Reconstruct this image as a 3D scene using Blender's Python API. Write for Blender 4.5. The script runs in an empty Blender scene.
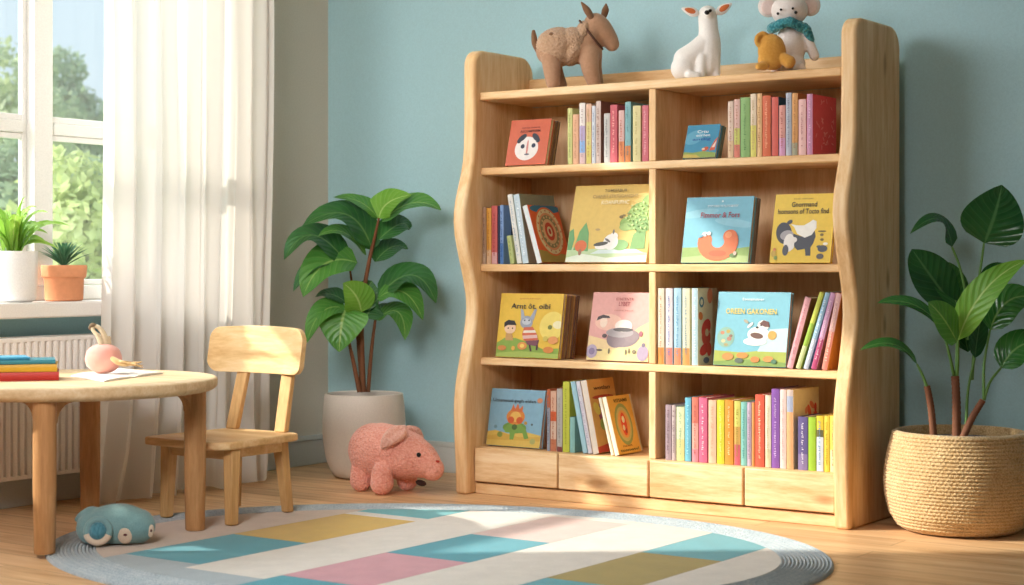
import bpy, bmesh, math, random
from mathutils import Vector, Matrix
R = math.radians
PI = math.pi
scene = bpy.context.scene
COL = scene.collection
random.seed(7)

# ------------------------------------------------------------------ camera geometry (1024 x 585)
F = 1700.0; CX, CY = 512.0, 265.0
CAM = Vector((4.817, -5.5, 0.85))
TH = math.atan2(.574, .819); sn, cs = math.sin(TH), math.cos(TH)
RIGHT = Vector((cs, sn, 0)); FWD = Vector((-sn, cs, 0)); UP = Vector((0, 0, 1))

def ray(px, py):
    a = (px - CX) / F; b = -(py - CY) / F
    return FWD + RIGHT * a + UP * b
def onX(px, py, x): r = ray(px, py); return CAM + r * ((x - CAM.x) / r.x)
def onY(px, py, y): r = ray(px, py); return CAM + r * ((y - CAM.y) / r.y)
def onZ(px, py, z): r = ray(px, py); return CAM + r * ((z - CAM.z) / r.z)
def atD(px, py, d): return CAM + ray(px, py) * d
def depth(p): return (Vector(p) - CAM).dot(FWD)

# ------------------------------------------------------------------ materials
def lin(h):
    h = h.lstrip('#'); v = [int(h[i:i+2], 16) / 255 for i in (0, 2, 4)]
    return tuple(c / 12.92 if c <= .04045 else ((c + .055) / 1.055) ** 2.4 for c in v) + (1,)
def newmat(name):
    m = bpy.data.materials.new(name); m.use_nodes = True
    nt = m.node_tree; b = nt.nodes['Principled BSDF']
    return m, nt, b
def nd(nt, t, **kw):
    n = nt.nodes.new(t)
    for k, v in kw.items(): setattr(n, k, v)
    return n
def ramp(nt, stops):
    r = nd(nt, 'ShaderNodeValToRGB'); e = r.color_ramp.elements
    while len(e) < len(stops): e.new(.5)
    for el, (p, c) in zip(e, stops): el.position = p; el.color = lin(c) if isinstance(c, str) else c
    return r
_flat = {}
def flat(h, rough=.55, spec=.3, noise=.10):
    k = (h, rough)
    if k in _flat: return _flat[k]
    m, nt, b = newmat('paint ' + h); L = nt.links.new
    c = lin(h)
    tc = nd(nt, 'ShaderNodeTexCoord'); n = nd(nt, 'ShaderNodeTexNoise'); n.inputs['Scale'].default_value = 60; n.inputs['Detail'].default_value = 3
    L(tc.outputs['Object'], n.inputs['Vector'])
    r = ramp(nt, [(.3, tuple(x * (1 - noise) for x in c[:3]) + (1,)), (.7, tuple(min(1, x * (1 + noise)) for x in c[:3]) + (1,))])
    L(n.outputs[0], r.inputs[0]); L(r.outputs[0], b.inputs['Base Color'])
    b.inputs['Roughness'].default_value = rough
    b.inputs['Specular IOR Level'].default_value = spec
    _flat[k] = m
    return m
def wood(name, light, mid, dark, axis='x', knots=False, scale=1.0, rough=.5, contrast=1.0):
    m, nt, b = newmat(name); L = nt.links.new
    tc = nd(nt, 'ShaderNodeTexCoord'); oi = nd(nt, 'ShaderNodeObjectInfo')
    add = nd(nt, 'ShaderNodeVectorMath', operation='ADD')
    mul = nd(nt, 'ShaderNodeVectorMath', operation='SCALE'); mul.inputs[0].default_value = (3.1, 1.7, 2.3)
    L(oi.outputs['Random'], mul.inputs['Scale']); L(tc.outputs['Object'], add.inputs[0]); L(mul.outputs[0], add.inputs[1])
    mp = nd(nt, 'ShaderNodeMapping'); s = {'x': (1, 9, 9), 'y': (9, 1, 9), 'z': (9, 9, 1)}[axis]
    mp.inputs['Scale'].default_value = tuple(v * scale for v in s)
    L(add.outputs[0], mp.inputs[0])
    n1 = nd(nt, 'ShaderNodeTexNoise'); n1.inputs['Scale'].default_value = 1.6; n1.inputs['Detail'].default_value = 5; n1.inputs['Distortion'].default_value = .6
    n2 = nd(nt, 'ShaderNodeTexNoise'); n2.inputs['Scale'].default_value = 9; n2.inputs['Detail'].default_value = 4; n2.inputs['Roughness'].default_value = .7
    L(mp.outputs[0], n1.inputs['Vector']); L(mp.outputs[0], n2.inputs['Vector'])
    mx = nd(nt, 'ShaderNodeMath', operation='MULTIPLY_ADD'); mx.inputs[1].default_value = .45
    L(n2.outputs[0], mx.inputs[0])
    m2 = nd(nt, 'ShaderNodeMath', operation='MULTIPLY'); m2.inputs[1].default_value = .6; L(n1.outputs[0], m2.inputs[0]); L(m2.outputs[0], mx.inputs[2])
    r = ramp(nt, [(.5 - .16 / contrast, dark), (.53, mid), (.53 + .14 / contrast, light)])
    L(mx.outputs[0], r.inputs[0]); out = r.outputs[0]
    if knots:
        vo = nd(nt, 'ShaderNodeTexVoronoi'); vo.inputs['Scale'].default_value = 1.0
        mk = nd(nt, 'ShaderNodeMapping'); k = {'x': (2.2, 6, 6), 'y': (6, 2.2, 6), 'z': (7, 7, 2.6)}[axis]; mk.inputs['Scale'].default_value = k
        L(add.outputs[0], mk.inputs[0]); L(mk.outputs[0], vo.inputs['Vector'])
        kr = ramp(nt, [(.05, (1, 1, 1, 1)), (.13, (0, 0, 0, 1))]); L(vo.outputs['Distance'], kr.inputs[0])
        mm = nd(nt, 'ShaderNodeMixRGB'); mm.inputs[2].default_value = lin('#9a6637')
        kf = nd(nt, 'ShaderNodeMath', operation='MULTIPLY'); kf.inputs[1].default_value = .65; L(kr.outputs[0], kf.inputs[0])
        L(kf.outputs[0], mm.inputs[0]); L(out, mm.inputs[1]); out = mm.outputs[0]
    L(out, b.inputs['Base Color']); b.inputs['Roughness'].default_value = rough; b.inputs['Specular IOR Level'].default_value = .3
    bp = nd(nt, 'ShaderNodeBump'); bp.inputs['Strength'].default_value = .08; bp.inputs['Distance'].default_value = .002
    L(mx.outputs[0], bp.inputs['Height']); L(bp.outputs[0], b.inputs['Normal'])
    return m
def fabric(name, h, h2=None, scale=150, bump=.6, dist=.004, rough=.9, kind='voronoi', sheen=.3, stretch=(1, 1, 1)):
    m, nt, b = newmat(name); L = nt.links.new
    tc = nd(nt, 'ShaderNodeTexCoord'); mp = nd(nt, 'ShaderNodeMapping'); mp.inputs['Scale'].default_value = stretch
    L(tc.outputs['Object'], mp.inputs[0])
    if kind == 'voronoi':
        v = nd(nt, 'ShaderNodeTexVoronoi'); v.inputs['Scale'].default_value = scale; o = v.outputs['Distance']
    else:
        v = nd(nt, 'ShaderNodeTexNoise'); v.inputs['Scale'].default_value = scale; v.inputs['Detail'].default_value = 5; o = v.outputs[0]
    L(mp.outputs[0], v.inputs['Vector'])
    n = nd(nt, 'ShaderNodeTexNoise'); n.inputs['Scale'].default_value = 14; n.inputs['Detail'].default_value = 3; L(tc.outputs['Object'], n.inputs['Vector'])
    c = lin(h); c2 = lin(h2) if h2 else tuple(x * .72 for x in c[:3]) + (1,)
    ad = nd(nt, 'ShaderNodeMath', operation='MULTIPLY_ADD'); ad.inputs[1].default_value = .6; L(o, ad.inputs[0])
    hf = nd(nt, 'ShaderNodeMath', operation='MULTIPLY'); hf.inputs[1].default_value = .5; L(n.outputs[0], hf.inputs[0]); L(hf.outputs[0], ad.inputs[2])
    r = ramp(nt, [(.25, c), (.85, c2)]); L(ad.outputs[0], r.inputs[0]); L(r.outputs[0], b.inputs['Base Color'])
    b.inputs['Roughness'].default_value = rough; b.inputs['Specular IOR Level'].default_value = .15
    b.inputs['Sheen Weight'].default_value = sheen
    bp = nd(nt, 'ShaderNodeBump', invert=(kind == 'voronoi')); bp.inputs['Strength'].default_value = bump; bp.inputs['Distance'].default_value = dist
    L(o, bp.inputs['Height']); L(bp.outputs[0], b.inputs['Normal'])
    return m
def plain(name, h, rough=.5, spec=.4, bump=0, bscale=200):
    m, nt, b = newmat(name); L = nt.links.new
    tc = nd(nt, 'ShaderNodeTexCoord'); n = nd(nt, 'ShaderNodeTexNoise'); n.inputs['Scale'].default_value = bscale; n.inputs['Detail'].default_value = 4
    L(tc.outputs['Object'], n.inputs['Vector'])
    c = lin(h); r = ramp(nt, [(.3, tuple(x * .95 for x in c[:3]) + (1,)), (.7, tuple(min(1, x * 1.04) for x in c[:3]) + (1,))])
    L(n.outputs[0], r.inputs[0]); L(r.outputs[0], b.inputs['Base Color'])
    b.inputs['Roughness'].default_value = rough; b.inputs['Specular IOR Level'].default_value = spec
    if bump:
        bp = nd(nt, 'ShaderNodeBump'); bp.inputs['Strength'].default_value = bump; bp.inputs['Distance'].default_value = .002
        L(n.outputs[0], bp.inputs['Height']); L(bp.outputs[0], b.inputs['Normal'])
    return m
def leafmat(name, dark, light, vein, rough=.35, trans=.18):
    m, nt, b = newmat(name); L = nt.links.new
    uv = nd(nt, 'ShaderNodeUVMap'); sp = nd(nt, 'ShaderNodeSeparateXYZ'); L(uv.outputs[0], sp.inputs[0])
    ce = nd(nt, 'ShaderNodeMath', operation='SUBTRACT'); ce.inputs[1].default_value = .5; L(sp.outputs[0], ce.inputs[0])
    ab = nd(nt, 'ShaderNodeMath', operation='ABSOLUTE'); L(ce.outputs[0], ab.inputs[0])
    ph = nd(nt, 'ShaderNodeMath', operation='MULTIPLY_ADD'); ph.inputs[1].default_value = -.55; L(ab.outputs[0], ph.inputs[0]); L(sp.outputs[1], ph.inputs[2])
    fr = nd(nt, 'ShaderNodeMath', operation='MULTIPLY'); fr.inputs[1].default_value = 55; L(ph.outputs[0], fr.inputs[0])
    si = nd(nt, 'ShaderNodeMath', operation='SINE'); L(fr.outputs[0], si.inputs[0])
    vr = ramp(nt, [(.86, (0, 0, 0, 1)), (.99, (.28, .28, .28, 1))]); L(si.outputs[0], vr.inputs[0])
    mr = ramp(nt, [(.012, (1, 1, 1, 1)), (.04, (0, 0, 0, 1))]); L(ab.outputs[0], mr.inputs[0])
    mxv = nd(nt, 'ShaderNodeMath', operation='MAXIMUM'); L(vr.outputs[0], mxv.inputs[0]); L(mr.outputs[0], mxv.inputs[1])
    tc = nd(nt, 'ShaderNodeTexCoord'); n = nd(nt, 'ShaderNodeTexNoise'); n.inputs['Scale'].default_value = 9; n.inputs['Detail'].default_value = 3
    L(tc.outputs['Object'], n.inputs['Vector'])
    r = ramp(nt, [(.35, dark), (.65, light)]); L(n.outputs[0], r.inputs[0])
    mm = nd(nt, 'ShaderNodeMixRGB'); mm.inputs[2].default_value = lin(vein); L(mxv.outputs[0], mm.inputs[0]); L(r.outputs[0], mm.inputs[1])
    L(mm.outputs[0], b.inputs['Base Color']); b.inputs['Roughness'].default_value = rough; b.inputs['Specular IOR Level'].default_value = .4
    bp = nd(nt, 'ShaderNodeBump'); bp.inputs['Strength'].default_value = .35; bp.inputs['Distance'].default_value = .002
    L(si.outputs[0], bp.inputs['Height']); L(bp.outputs[0], b.inputs['Normal'])
    tr = nd(nt, 'ShaderNodeBsdfTranslucent'); L(mm.outputs[0], tr.inputs[0])
    ms = nd(nt, 'ShaderNodeMixShader'); ms.inputs[0].default_value = trans
    o = nt.nodes['Material Output']; L(b.outputs[0], ms.inputs[1]); L(tr.outputs[0], ms.inputs[2]); L(ms.outputs[0], o.inputs[0])
    return m

PINE = ('#efcfa4', '#e4bc8a', '#cb9964')
M_pine_x = wood('pine boards along', *PINE, axis='x')
M_pine_z = wood('pine boards upright', *PINE, axis='z', knots=True)
M_pine_k = wood('pine drawer fronts', '#f2d6ae', '#e8c496', '#cd9c68', axis='x', knots=True, contrast=1.1)
M_pine_back = wood('pine back panel', '#f2d2a8', '#e8c294', '#d4aa78', axis='z', scale=1.5)
M_table = wood('pale oak top', '#dfc8a6', '#d3b68e', '#bd9b72', axis='x', scale=1.2)
M_tleg = wood('oak table legs', '#c8996a', '#b68658', '#9c6f46', axis='z')
M_chair = wood('birch chair', '#e6c496', '#d9b07c', '#c2955f', axis='x', knots=False)
M_chair_z = wood('birch chair upright', '#dfba88', '#cfa46e', '#b68a56', axis='z')
M_white = plain('white painted frame', '#efece8', .35)
M_rad = plain('white radiator enamel', '#f4eee8', .4)
M_base = plain('pale grey baseboard paint', '#c6c9c6', .45)
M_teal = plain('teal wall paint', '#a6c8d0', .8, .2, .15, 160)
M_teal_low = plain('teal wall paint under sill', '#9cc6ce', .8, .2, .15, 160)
M_beige = plain('warm beige wall paint', '#cdc3b4', .8, .2, .15, 160)
M_ceil = plain('white ceiling paint', '#f2efe9', .85, .2)
M_dark = flat('#1c1816', .4)

def mat_floor():
    m, nt, b = newmat('oak plank floor'); L = nt.links.new
    tc = nd(nt, 'ShaderNodeTexCoord')
    br = nd(nt, 'ShaderNodeTexBrick'); br.offset = .37; br.inputs['Scale'].default_value = 1
    br.inputs['Brick Width'].default_value = 1.4; br.inputs['Row Height'].default_value = .125; br.inputs['Mortar Size'].default_value = .0016; br.inputs['Mortar Smooth'].default_value = .3
    br.inputs['Color1'].default_value = (0, 0, 0, 1); br.inputs['Color2'].default_value = (1, 1, 1, 1); br.inputs['Mortar'].default_value = (.5, .5, .5, 1)
    L(tc.outputs['Object'], br.inputs['Vector'])
    mp = nd(nt, 'ShaderNodeMapping'); mp.inputs['Scale'].default_value = (1.2, 14, 1); L(tc.outputs['Object'], mp.inputs[0])
    off = nd(nt, 'ShaderNodeVectorMath', operation='ADD'); L(mp.outputs[0], off.inputs[0])
    sc = nd(nt, 'ShaderNodeVectorMath', operation='SCALE'); sc.inputs[0].default_value = (5, 3, 7); L(br.outputs['Color'], sc.inputs['Scale']); L(sc.outputs[0], off.inputs[1])
    n = nd(nt, 'ShaderNodeTexNoise'); n.inputs['Scale'].default_value = 1.6; n.inputs['Detail'].default_value = 7; n.inputs['Roughness'].default_value = .62; n.inputs['Distortion'].default_value = .5
    L(off.outputs[0], n.inputs['Vector'])
    r = ramp(nt, [(.3, '#c08e60'), (.5, '#dcb082'), (.72, '#ecc8a0')]); L(n.outputs[0], r.inputs[0])
    hs = nd(nt, 'ShaderNodeHueSaturation'); vm = nd(nt, 'ShaderNodeMapRange'); vm.inputs['To Min'].default_value = .9; vm.inputs['To Max'].default_value = 1.08
    L(br.outputs['Color'], vm.inputs[0]); L(vm.outputs[0], hs.inputs['Value']); L(r.outputs[0], hs.inputs['Color'])
    mm = nd(nt, 'ShaderNodeMixRGB'); mm.inputs[2].default_value = lin('#8a5f3a'); L(br.outputs['Fac'], mm.inputs[0]); L(hs.outputs[0], mm.inputs[1])
    L(mm.outputs[0], b.inputs['Base Color']); b.inputs['Roughness'].default_value = .42; b.inputs['Specular IOR Level'].default_value = .35
    bp = nd(nt, 'ShaderNodeBump', invert=True); bp.inputs['Strength'].default_value = .25; bp.inputs['Distance'].default_value = .002; L(br.outputs['Fac'], bp.inputs['Height']); L(bp.outputs[0], b.inputs['Normal'])
    return m
def mat_glass():
    m, nt, b = newmat('window glass'); L = nt.links.new; o = nt.nodes['Material Output']
    nt.nodes.remove(b)
    t = nd(nt, 'ShaderNodeBsdfTransparent'); t.inputs[0].default_value = (.97, .99, .98, 1)
    g = nd(nt, 'ShaderNodeBsdfGlossy'); g.inputs['Roughness'].default_value = .02
    d = nd(nt, 'ShaderNodeBsdfTranslucent'); d.inputs[0].default_value = (.95, .97, .95, 1)
    a = nd(nt, 'ShaderNodeMixShader'); a.inputs[0].default_value = .05; L(t.outputs[0], a.inputs[1]); L(g.outputs[0], a.inputs[2])
    c = nd(nt, 'ShaderNodeMixShader'); c.inputs[0].default_value = .012; L(a.outputs[0], c.inputs[1]); L(d.outputs[0], c.inputs[2]); L(c.outputs[0], o.inputs[0])
    return m
def mat_curtain():
    m, nt, b = newmat('sheer white linen'); L = nt.links.new; o = nt.nodes['Material Output']
    b.inputs['Base Color'].default_value = lin('#f8f5f2'); b.inputs['Roughness'].default_value = .9; b.inputs['Specular IOR Level'].default_value = .1
    tc = nd(nt, 'ShaderNodeTexCoord'); w = nd(nt, 'ShaderNodeTexNoise'); w.inputs['Scale'].default_value = 260
    mp = nd(nt, 'ShaderNodeMapping'); mp.inputs['Scale'].default_value = (1, 1, .25); L(tc.outputs['Object'], mp.inputs[0]); L(mp.outputs[0], w.inputs['Vector'])
    bp = nd(nt, 'ShaderNodeBump'); bp.inputs['Strength'].default_value = .12; bp.inputs['Distance'].default_value = .002; L(w.outputs[0], bp.inputs['Height']); L(bp.outputs[0], b.inputs['Normal'])
    t = nd(nt, 'ShaderNodeBsdfTranslucent'); t.inputs[0].default_value = lin('#ece6df')
    tr = nd(nt, 'ShaderNodeBsdfTransparent')
    a = nd(nt, 'ShaderNodeMixShader'); a.inputs[0].default_value = .47; L(b.outputs[0], a.inputs[1]); L(t.outputs[0], a.inputs[2])
    c = nd(nt, 'ShaderNodeMixShader'); c.inputs[0].default_value = .07; L(a.outputs[0], c.inputs[1]); L(tr.outputs[0], c.inputs[2]); L(c.outputs[0], o.inputs[0])
    return m

# ------------------------------------------------------------------ mesh builder
class MB:
    def __init__(s): s.v = []; s.f = []; s.m = []; s.uv = {}
    def add(s, vs, fs, mat=0, uvs=None):
        b = len(s.v); s.v += [Vector(p) for p in vs]
        for i, f in enumerate(fs):
            if uvs is not None: s.uv[len(s.f)] = [uvs[j] for j in f]
            s.f.append([b + j for j in f]); s.m.append(mat)
    def box(s, lo, hi, mat=0):
        (a, b, c), (d, e, f) = lo, hi
        s.add([(a, b, c), (d, b, c), (d, e, c), (a, e, c), (a, b, f), (d, b, f), (d, e, f), (a, e, f)],
              [(0, 3, 2, 1), (4, 5, 6, 7), (0, 1, 5, 4), (1, 2, 6, 5), (2, 3, 7, 6), (3, 0, 4, 7)], mat)
    def hexa(s, q0, q1, mat=0):   # bottom quad, top quad (ccw from above)
        s.add(list(q0) + list(q1), [(0, 3, 2, 1), (4, 5, 6, 7), (0, 1, 5, 4), (1, 2, 6, 5), (2, 3, 7, 6), (3, 0, 4, 7)], mat)
    def post(s, p0, p1, sx, sy, tx=None, ty=None, mat=0):
        tx = tx or sx; ty = ty or sy
        q = lambda p, a, b: [(p[0] - a / 2, p[1] - b / 2, p[2]), (p[0] + a / 2, p[1] - b / 2, p[2]), (p[0] + a / 2, p[1] + b / 2, p[2]), (p[0] - a / 2, p[1] + b / 2, p[2])]
        s.hexa(q(p0, sx, sy), q(p1, tx, ty), mat)
    def prism(s, pts, ext, mat=0):
        n = len(pts); e = Vector(ext); a = [Vector(p) for p in pts]
        s.add(a + [p + e for p in a], [tuple(range(n))[::-1], tuple(range(n, 2 * n))] + [(i, (i + 1) % n, n + (i + 1) % n, n + i) for i in range(n)], mat)
    def poly(s, pts, mat=0): s.add(pts, [tuple(range(len(pts)))], mat)
    def tube(s, pts, rad, seg=10, mat=0, caps=True):
        pts = [Vector(p) for p in pts]; n = len(pts)
        rad = rad if isinstance(rad, (list, tuple)) else [rad] * n
        vs = []; ref = None
        for i, p in enumerate(pts):
            t = (pts[min(i + 1, n - 1)] - pts[max(i - 1, 0)]).normalized()
            if ref is None:
                ref = t.orthogonal().normalized()
            ref = (ref - t * ref.dot(t)); ref = ref.normalized() if ref.length > 1e-6 else t.orthogonal().normalized()
            o = t.cross(ref)
            vs += [p + (ref * math.cos(2 * PI * k / seg) + o * math.sin(2 * PI * k / seg)) * rad[i] for k in range(seg)]
        fs = [(i * seg + k, i * seg + (k + 1) % seg, (i + 1) * seg + (k + 1) % seg, (i + 1) * seg + k) for i in range(n - 1) for k in range(seg)]
        if caps: fs += [tuple(range(seg))[::-1], tuple((n - 1) * seg + k for k in range(seg))]
        s.add(vs, fs, mat)
    def lathe(s, prof, seg=48, c=(0, 0, 0), mat=0, fn=None):
        c = Vector(c); n = len(prof); vs = []
        for i, (r, z) in enumerate(prof):
            for k in range(seg):
                a = 2 * PI * k / seg; rr = r + (fn(i, a) if fn else 0)
                vs.append(c + Vector((rr * math.cos(a), rr * math.sin(a), z)))
        fs = [(i * seg + k, i * seg + (k + 1) % seg, (i + 1) * seg + (k + 1) % seg, (i + 1) * seg + k) for i in range(n - 1) for k in range(seg)]
        fs += [tuple(range(seg))[::-1], tuple((n - 1) * seg + k for k in range(seg))]
        s.add(vs, fs, mat)
    def ell(s, c, ax, seg=20, rings=12, mat=0):    # ax: three axis vectors (scaled)
        c = Vector(c); A = [Vector(a) for a in ax]; vs = [c + A[2]]
        for i in range(1, rings):
            t = PI * i / rings
            vs += [c + A[0] * (math.sin(t) * math.cos(2 * PI * k / seg)) + A[1] * (math.sin(t) * math.sin(2 * PI * k / seg)) + A[2] * math.cos(t) for k in range(seg)]
        vs.append(c - A[2]); fs = [(0, 1 + k, 1 + (k + 1) % seg) for k in range(seg)]
        for i in range(rings - 2):
            fs += [(1 + i * seg + k, 1 + (i + 1) * seg + k, 1 + (i + 1) * seg + (k + 1) % seg, 1 + i * seg + (k + 1) % seg) for k in range(seg)]
        e = 1 + (rings - 2) * seg; fs += [(len(vs) - 1, e + (k + 1) % seg, e + k) for k in range(seg)]
        if A[0].cross(A[1]).dot(A[2]) < 0: fs = [f[::-1] for f in fs]
        s.add(vs, fs, mat)
    def mesh(s, name, mats, off=(0, 0, 0), smooth=35):
        me = bpy.data.meshes.new(name); o = Vector(off)
        me.from_pydata([p - o for p in s.v], [], s.f)
        for m in (mats if isinstance(mats, (list, tuple)) else [mats]): me.materials.append(m)
        me.polygons.foreach_set('material_index', s.m)
        if s.uv:
            ul = me.uv_layers.new(name='UVMap')
            for p in me.polygons:
                if p.index in s.uv:
                    for li, uv in zip(p.loop_indices, s.uv[p.index]): ul.data[li].uv = uv
        me.update()
        if smooth:
            me.shade_smooth(); me.set_sharp_from_angle(angle=R(smooth))
        return me
    def build(s, name, mats, parent=None, smooth=35, bevel=0, off=None, seg=2):
        if off is None: off = parent.location if parent is not None and parent.parent is None else (0, 0, 0)
        if parent is not None and parent.parent is not None: off = parent.parent.location
        o = bpy.data.objects.new(name, s.mesh(name, mats, off, smooth)); COL.objects.link(o)
        if parent is not None: o.parent = parent
        if bevel: 
            b = o.modifiers.new('bevel', 'BEVEL'); b.width = bevel; b.segments = seg; b.limit_method = 'ANGLE'; b.angle_limit = R(40)
        return o
def thing(name, label, cat, loc=(0, 0, 0), group=None):
    o = bpy.data.objects.new(name, None); COL.objects.link(o); o.location = loc; o.empty_display_size = .05
    o['label'] = label; o['category'] = cat
    if group: o['group'] = group
    return o
def tag(o, label, cat, group=None):
    o['label'] = label; o['category'] = cat
    if group: o['group'] = group
    return o
def struct(name, mb, mats, bevel=0, parent=None, smooth=35):
    o = mb.build(name, mats, parent, smooth=smooth, bevel=bevel)
    if parent is None: o['kind'] = 'structure'
    return o
def blob(name, mb, mat, parent, voxel=.004, smooth=6, jitter=0, off=None):
    off = parent.location if off is None else off
    me = mb.mesh(name + '_src', mat, off, 0)
    o = bpy.data.objects.new(name, me); COL.objects.link(o)
    r = o.modifiers.new('r', 'REMESH'); r.mode = 'VOXEL'; r.voxel_size = voxel
    sm = o.modifiers.new('s', 'SMOOTH'); sm.factor = .5; sm.iterations = smooth
    dg = bpy.context.evaluated_depsgraph_get(); dg.update()
    nm = bpy.data.meshes.new_from_object(o.evaluated_get(dg))
    o.modifiers.clear(); o.data = nm; nm.name = name; bpy.data.meshes.remove(me)
    nm.materials.clear(); nm.materials.append(mat)
    if jitter:
        rnd = random.Random(3)
        for v in nm.vertices: v.co += v.normal * rnd.uniform(-jitter, jitter)
    nm.shade_smooth(); o.parent = parent
    return o
def catmull(pts, n=6):
    pts = [Vector(p) for p in pts]; P = [pts[0]] + pts + [pts[-1]]; out = []
    for i in range(1, len(P) - 2):
        for k in range(n):
            t = k / n; a, b, c, d = P[i - 1], P[i], P[i + 1], P[i + 2]
            out.append(.5 * ((2 * b) + (c - a) * t + (2 * a - 5 * b + 4 * c - d) * t * t + (3 * b - a - 3 * c + d) * t ** 3))
    out.append(pts[-1]); return out

RC = Vector((1.717, -1.499)); RA, RB = 1.185, .905; IA, IB = 1.035, .755; RANG = R(17.2)
def rug_pt(a_, b_, t):
    x, y = a_ * math.cos(t), b_ * math.sin(t)
    return (RC.x + x * math.cos(RANG) - y * math.sin(RANG), RC.y + x * math.sin(RANG) + y * math.cos(RANG))
def rug_z(x, y, m=.03):
    dx, dy = x - RC.x, y - RC.y; u = dx * math.cos(RANG) + dy * math.sin(RANG); v = -dx * math.sin(RANG) + dy * math.cos(RANG)
    return .0128 if (u / (RA + m)) ** 2 + (v / (RB + m)) ** 2 < 1 else .0006
# ================================================================== ROOM
XL, YB, ZC = -.05, .06, 2.85
XR, YF = 6.4, -7.5
b = MB(); b.box((XL - .2, YF, -.1), (XR, YB + .2, 0)); struct('floor', b, mat_floor(), smooth=0)
b = MB(); b.box((XL - .2, YF, ZC), (XR, YB + .2, ZC + .1)); struct('ceiling', b, M_ceil, smooth=0)
b = MB(); b.box((XL, YB, 0), (XR, YB + .2, ZC)); struct('wall_back', b, M_teal, smooth=0)
b = MB(); b.box((XR, YF, 0), (XR + .2, YB + .2, ZC)); struct('wall_right', b, M_beige, smooth=0)
b = MB(); b.box((XL - .2, YF - .2, 0), (XR + .2, YF, ZC)); struct('wall_front', b, M_beige, smooth=0)
WY0, WY1, WZ0, WZ1 = -3.16, -.78, .665, 2.62
YS = -.62
b = MB(); b.box((XL - .2, WY1, 0), (XL, YB + .2, ZC)); b.box((XL - .2, WY0, WZ1), (XL, WY1, ZC)); struct('wall_left', b, M_beige, smooth=0)
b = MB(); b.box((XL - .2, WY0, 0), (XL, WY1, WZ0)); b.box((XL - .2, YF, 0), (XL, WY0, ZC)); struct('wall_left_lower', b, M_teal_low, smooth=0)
def base(name, pts_box):
    b = MB()
    for lo, hi in pts_box: b.box(lo, hi)
    return struct(name, b, M_base, bevel=.003)
base('baseboard_back', [((XL + .018, YB - .016, 0), (XR, YB - .0005, .105)), ((XL + .022, YB - .022, .105), (XR, YB - .0005, .125))])
base('baseboard_left', [((XL + .0005, YF, 0), (XL + .016, YB - .017, .105)), ((XL + .0005, YF, .105), (XL + .022, YB - .023, .125))])

# window ------------------------------------------------------------
win = bpy.data.objects.new('window_1', None); COL.objects.link(win); win['kind'] = 'structure'
def wpart(name, boxes, mat=M_white, bevel=.004):
    b = MB()
    for lo, hi in boxes: b.box(lo, hi)
    return b.build(name, mat, win, bevel=bevel)
x0, x1 = -.19, -.10
zt = .722
wpart('window_frame', [((x0, WY0, zt), (x1, WY1, .775)), ((x0, WY0, WZ1 - .05), (x1, WY1, WZ1)), ((x0, WY0, .775), (x1, WY0 + .05, WZ1 - .05)), ((x0, WY1 - .05, .775), (x1, WY1, WZ1 - .05))])
muls = [-1.445]
for y in muls: wpart('mullion', [((-.152, y - .042, .776), (-.088, y + .042, WZ1 - .051))])
ys = [WY0 + .05] + [v for y in sorted(muls) for v in (y - .042, y + .042)] + [WY1 - .05]
M_gl = mat_glass()
for i in range(0, 4, 2):
    a, c = ys[i], ys[i + 1]
    w = .02
    xa, xb = -.150, -.126
    wpart('sash', [((xa, a + .004, .777), (xb, a + .004 + w, WZ1 - .052)), ((xa, c - .004 - w, .777), (xb, c - .004, WZ1 - .052)),
                   ((xa, a + .004 + w, .777), (xb, c - .004 - w, .777 + w)), ((xa, a + .004 + w, WZ1 - .052 - w), (xb, c - .004 - w, WZ1 - .052))])
    wpart('transom', [((xa - .002, a + .025, 1.325), (xb + .012, c - .025, 1.368)), ((xa, a + .025, 1.368), (xb, c - .025, 1.392)), ((xa, a + .025, 1.303), (xb, c - .025, 1.325))])
    for z0, z1 in ((.777 + w, 1.303), (1.392, WZ1 - .052 - w)):
        bb = MB(); bb.box((-.140, a + .0245, z0), (-.137, c - .0245, z1)); bb.build('pane', M_gl, win, smooth=0)
wpart('window_sill', [((XL - .19, WY0 + .002, WZ0 + .001), (XL, WY1 - .002, zt - .001)), ((XL, WY0 - .05, WZ0 + .001), (.1, WY1 - .05, zt - .001))], bevel=.006)
wpart('window_reveal', [((XL - .21, WY1 - .004, zt), (XL - .0005, WY1 + .0, WZ1))], M_white, bevel=0)

# radiator ----------------------------------------------------------
rad = thing('radiator', 'white ribbed panel radiator below the window sill', 'radiator', (.04, -1.9, .1))
ry0, ry1 = -2.62, -1.02
b = MB(); n = 0; y = ry0 + .02
while y < ry1 - .02:
    pts = [(.03, y - .0148), (.06, y - .0148), (.064, y - .011), (.087, y - .009), (.0895, y - .004), (.0895, y + .004), (.087, y + .009), (.064, y + .011), (.06, y + .0148), (.03, y + .0148)]
    b.prism([(px, py, .125) for px, py in pts], (0, 0, .46)); y += .0296
b.build('ribbed_panel', M_rad, rad, smooth=50)
b = MB(); b.box((-.02, ry0, .583), (.088, ry1, .6)); b.build('top_grille', M_rad, rad, bevel=.004)
b = MB(); b.box((-.02, ry0, .112), (.086, ry1, .127)); b.build('bottom_rail', M_rad, rad, bevel=.003)
for ya in (ry0, ry1 - .004):
    b = MB(); b.box((-.02, ya, .127), (.07, ya + .004, .583)); b.build('side_panel', M_rad, rad)
for ya in (-2.4, -1.25):
    b = MB(); b.box((XL + .001, ya - .02, .2), (.03, ya + .02, .24)); b.box((XL + .001, ya - .02, .46), (.03, ya + .02, .5)); b.build('wall_bracket', M_rad, rad)

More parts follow.
